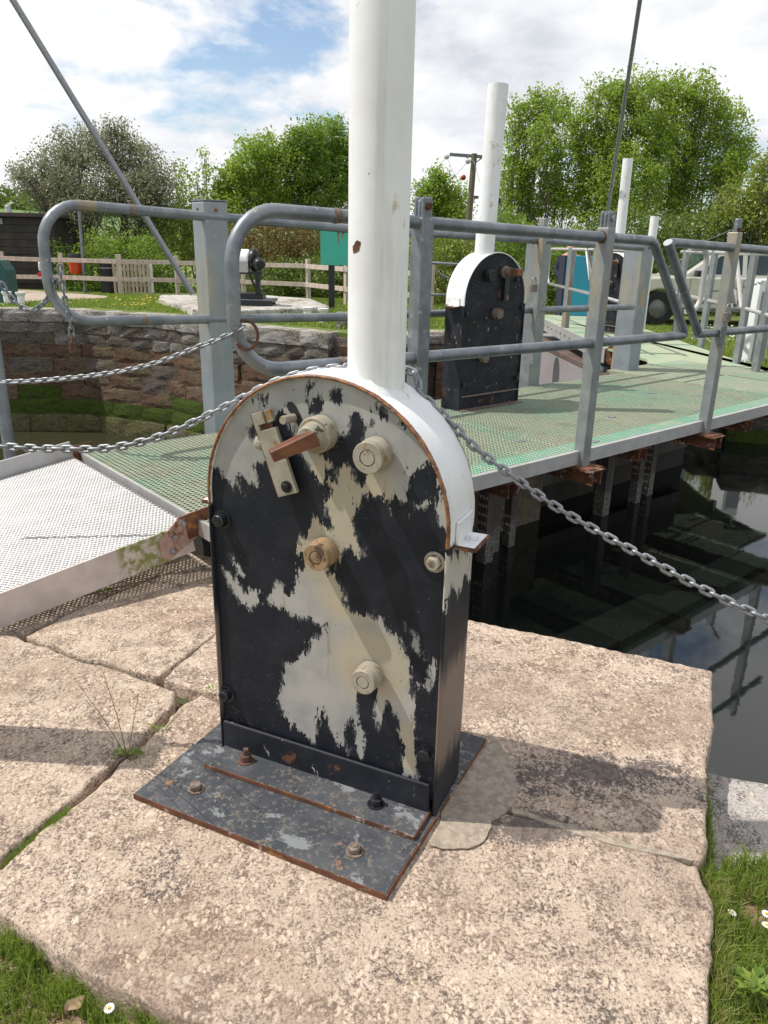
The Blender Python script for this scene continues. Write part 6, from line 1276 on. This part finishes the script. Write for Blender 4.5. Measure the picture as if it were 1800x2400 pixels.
Pf = Pf[keep]; plat = np.array(pts if False else [gz(372, 700, .12), gz(455, 724, .12), gz(560, 728, .12), gz(700, 722, .12), gz(772, 718, .12), gz(730, 700, .12), gz(600, 690, .12), gz(376, 691, .12)]); Pf = Pf[~inside(Pf, plat)]
pathp = [zz(-200, 700), zz(-200, 678), zz(60, 680), zz(200, 690), zz(252, 694), zz(250, 702), zz(120, 706), zz(0, 716), zz(-200, 716)]; Pf = Pf[~inside(Pf, pathp)]
d_ = sdf(Pf[:, :2], cp_); 
off_ = np.array([min(np.linalg.norm(p[:2]-np.array(c_)) for c_ in cop) for p in Pf[:1]])
def segdist(P, pts):
    d = np.full(len(P), 1e9)
    for a, b in zip(pts[:-1], pts[1:]):
        a = np.array(a); b = np.array(b); ab = b-a; w = P[:, :2]-a; t = np.clip(w@ab/(ab@ab), 0, 1); d = np.minimum(d, np.linalg.norm(w-t[:, None]*ab, axis=1))
    return d
Pf = Pf[segdist(Pf, cop) > .42]
blades('far_grass', Pf, .05, .13, .012, MAT['grass'], 'sunlit mown grass of the far bank behind the lock wall')
Pr = scatter(4.35, 12, 9.2, 17, 24000, GZ); Pr = Pr[inside(Pr, [(4.35, 16), (4.35, 9.6), (5.3, 9.3), (9, 8.4), (14, 7), (14, 18), (5, 18)])]
blades('right_bank_grass', Pr, .04, .11, .008, MAT['grass'], 'short grass on the right bank in front of the car')
def daisies(name, P, r, h, lab, big=False, mat=None):
    m = MB()
    for p in P:
        c = np.array(p)+np.array([0, 0, h]); tl = np.array([random.uniform(-.3, .3), random.uniform(-.3, .1), 1]); tl /= np.linalg.norm(tl)
        if big:
            x = np.cross(tl, (0, 1, 0)); x /= np.linalg.norm(x); y = np.cross(tl, x)
            for k in range(16):
                a = 2*PI*k/16; u = x*math.cos(a)+y*math.sin(a); w = np.cross(tl, u); m.add([c+u*r*.25-w*r*.05, c+u*r*.9-w*r*.14+tl*.001, c+u*r*1.05, c+u*r*.9+w*r*.14+tl*.001, c+u*r*.25+w*r*.05], [(0, 1, 2, 3, 4)])
        else: m.lathe([(r, 0), (0, r*.2)], c, tl, 6)
    return m, P
def one_daisy(px, py, z, lab, r=.011):
    p = atz(px, py, z); t = thing('daisy', lab, 'daisy', p, 0, 'daisies in the near grass'); m, _ = daisies('', [(0, 0, 0)], r, .0, '', True); m.build('petals', MAT['petal'], t)
    m = MB(); m.lathe([(r*.32, 0), (r*.28, .003), (0, .004)], (0, 0, .0005), (0, 0, 1), 10); m.build('disc', MAT['yellow'], t); m = MB(); m.tube([(0, 0, -.001), (.004, .003, -.07)], .0011, 6); m.build('stem', MAT['grass'], t)
one_daisy(256, 2363, -.02, 'white daisy with yellow centre in the lower left grass')
one_daisy(1716, 2139, -.03, 'daisy in the right grass, the one nearest the slab'); one_daisy(1796, 2142, -.03, 'daisy at the right image edge, upper of the pair'); one_daisy(1797, 2168, -.03, 'daisy at the right image edge, lower of the pair')
P = [atz(random.uniform(1620, 1799), random.uniform(770, 812), GZ) for _ in range(150)]; P = [p for p in P if p[0] > 4.6]
m, _ = daisies('', P, .020, .09, ''); tag(m.build('daisies', MAT['petal']), 'many small white daisies dotted in the right bank grass', 'daisies', kind='stuff')
P = [atz(random.gauss(330, 45), random.uniform(705, 728), GZ) for _ in range(60)]; m, _ = daisies('', P, .028, .13, ''); tag(m.build('buttercups', MAT['yellow']), 'yellow buttercups in the far lawn left of the stone platform', 'flowers', kind='stuff')
# ---------------------------------------------------------------- weeds and litter
def weed(lab, px, py, stems, n=26, sz=.012):
    b = atz(px, py, -.02); t = thing('weed', lab, 'weed', b, 0, 'weeds in the paving cracks'); V = []; F = []; at = []
    m = MB()
    for k in range(n):
        a = random.uniform(0, 2*PI); d = random.uniform(.003, .035); c = np.array([math.cos(a)*d*1.4, math.sin(a)*d*.8, .022+random.uniform(0, .018)]); u = np.array([math.cos(a), math.sin(a), .35]); w = np.cross(u, (0, 0, 1)); s = sz*random.uniform(.6, 1.2)
        m.add([c-u*s*.6, c+w*s*.45, c+u*s, c-w*s*.45], [(0, 1, 2, 3)]); m.att.setdefault('v', []).extend([random.random()]*4)
    m.build('leaves', MAT['lf_yel'] if False else MAT['grass'], t)
    for (tx, ty, dist) in stems:
        e = CAMO+ray(tx, ty)*dist-b; m = MB(); P = smooth_path([(0, 0, .01), e*.5+np.array([random.uniform(-.01, .01), 0, .01]), e], 8); m.tube(P, list(np.linspace(.0014, .0006, len(P))), 5)
        for k in range(6, len(P), 1):
            a = random.uniform(0, 2*PI); q = P[k]+np.array([math.cos(a)*.014, math.sin(a)*.014, .008]); m.tube([P[k], q], .0004, 3, caps=False); w = np.array([math.sin(a), -math.cos(a), 0])*.003; m.add([q, q+(math.cos(a)*.006, math.sin(a)*.006, .004)+w, q+(math.cos(a)*.006, math.sin(a)*.006, .004)-w], [(0, 1, 2)])
        m.build('seed_stem', MAT['dry_stem'], t)
MAT['dry_stem'] = simple('dry_weed_stem', (.16, .12, .06), (.12, .10, .04), 30, .9, 0, .1)
weed('weed with tall thin seed stems growing from the crack left of the gear box', 300, 1785, [(185, 1605, 1.93), (240, 1570, 1.98), (325, 1625, 1.97), (415, 1800, 1.9)], 46, .014)
weed('small weed in the crack nearest the black plate edge', 380, 1725, [(430, 1665, 2.0)], 16, .010); weed('tiny weed at the slab joint just left of the gear box side', 490, 1632, [], 16, .010)
weed('little leafy weed in the shade under the aluminium ramp', 235, 1398, [], 30, .014)
weed('leafy weed in the lower right grass', 1770, 2330, [], 60, .02)
dl = thing('dead_leaf', 'curled pale brown dead leaf lying in the lower left grass', 'leaf', atz(175, 2362, -.04)); m = MB(); V = []; 
for j in range(7):
    for i in range(5): u_, v_ = j/6, (i-2)/2; V.append((.045*(u_-.5), .016*v_*math.sin(PI*u_)**.7, .012*abs(v_)**2+.004*math.sin(u_*7)))
m.add(V, [(j*5+i, j*5+i+1, (j+1)*5+i+1, (j+1)*5+i) for j in range(6) for i in range(4)], True); o = m.build('blade', MAT['deadleaf'], dl); dl.rotation_euler = (0, 0, .8)
st = thing('straw', 'short pale split straw lying on the bare soil at lower left', 'straw', atz(58, 2272, -.07)); m = MB(); m.tube([(-.036, .002, 0), (.036, -.001, .003)], .0022, 6); m.tube([(-.034, -.004, 0), (.030, -.005, .003)], .0016, 6); m.build('stalk', MAT['deadstraw'] if 'deadstraw' in MAT else simple('pale_straw', (.62, .52, .36), (.5, .4, .26), 20, .7), st)
print('TRIS', sum(len(o.data.polygons) for o in bpy.data.objects if o.type == 'MESH'))

m = MB(); r_ = random.Random(9)
for k in range(420):
    x = r_.uniform(-1.3, -.25); y = r_.uniform(.95, 1.42)
    if inside(np.array([[x, y, 0]]), [tuple(q) for q in S1])[0]: continue
    z = -.085+.035*mnoise.noise(Vector((x*5, y*5, 1)))+.0175*mnoise.noise(Vector((x*17, y*17, 4))); q = r_.uniform(.002, .007)
    m.box((x, y, z+q*.3), (q*r_.uniform(1, 2), q*1.2, q), rz=r_.uniform(0, 3))
tag(m.build('pebbles', MAT['pebble']), 'small pale pebbles scattered on the bare soil at lower left', 'pebbles', kind='stuff')
P = scatter(.72, 1.5, .8, 2.0, 900, -.055, .02, av); m = MB(); at = []
for p in P:
    for k in range(3):
        a = random.uniform(0, .6)+k*2.09; u = np.array([math.cos(a), math.sin(a), .25]); w = np.cross(u, (0, 0, 1)); w /= np.linalg.norm(w); s_ = .006; c = np.array(p)+(0, 0, random.uniform(0, .02)); m.add([c, c+u*s_*.7+w*s_*.6, c+u*s_*1.5, c+u*s_*.7-w*s_*.6], [(0, 1, 2, 3)]); at += [random.random()]*4
m.att['v'] = at; tag(m.build('clover', MAT['lf_hedge']), 'clover leaves among the grass at lower right', 'clover', kind='stuff')
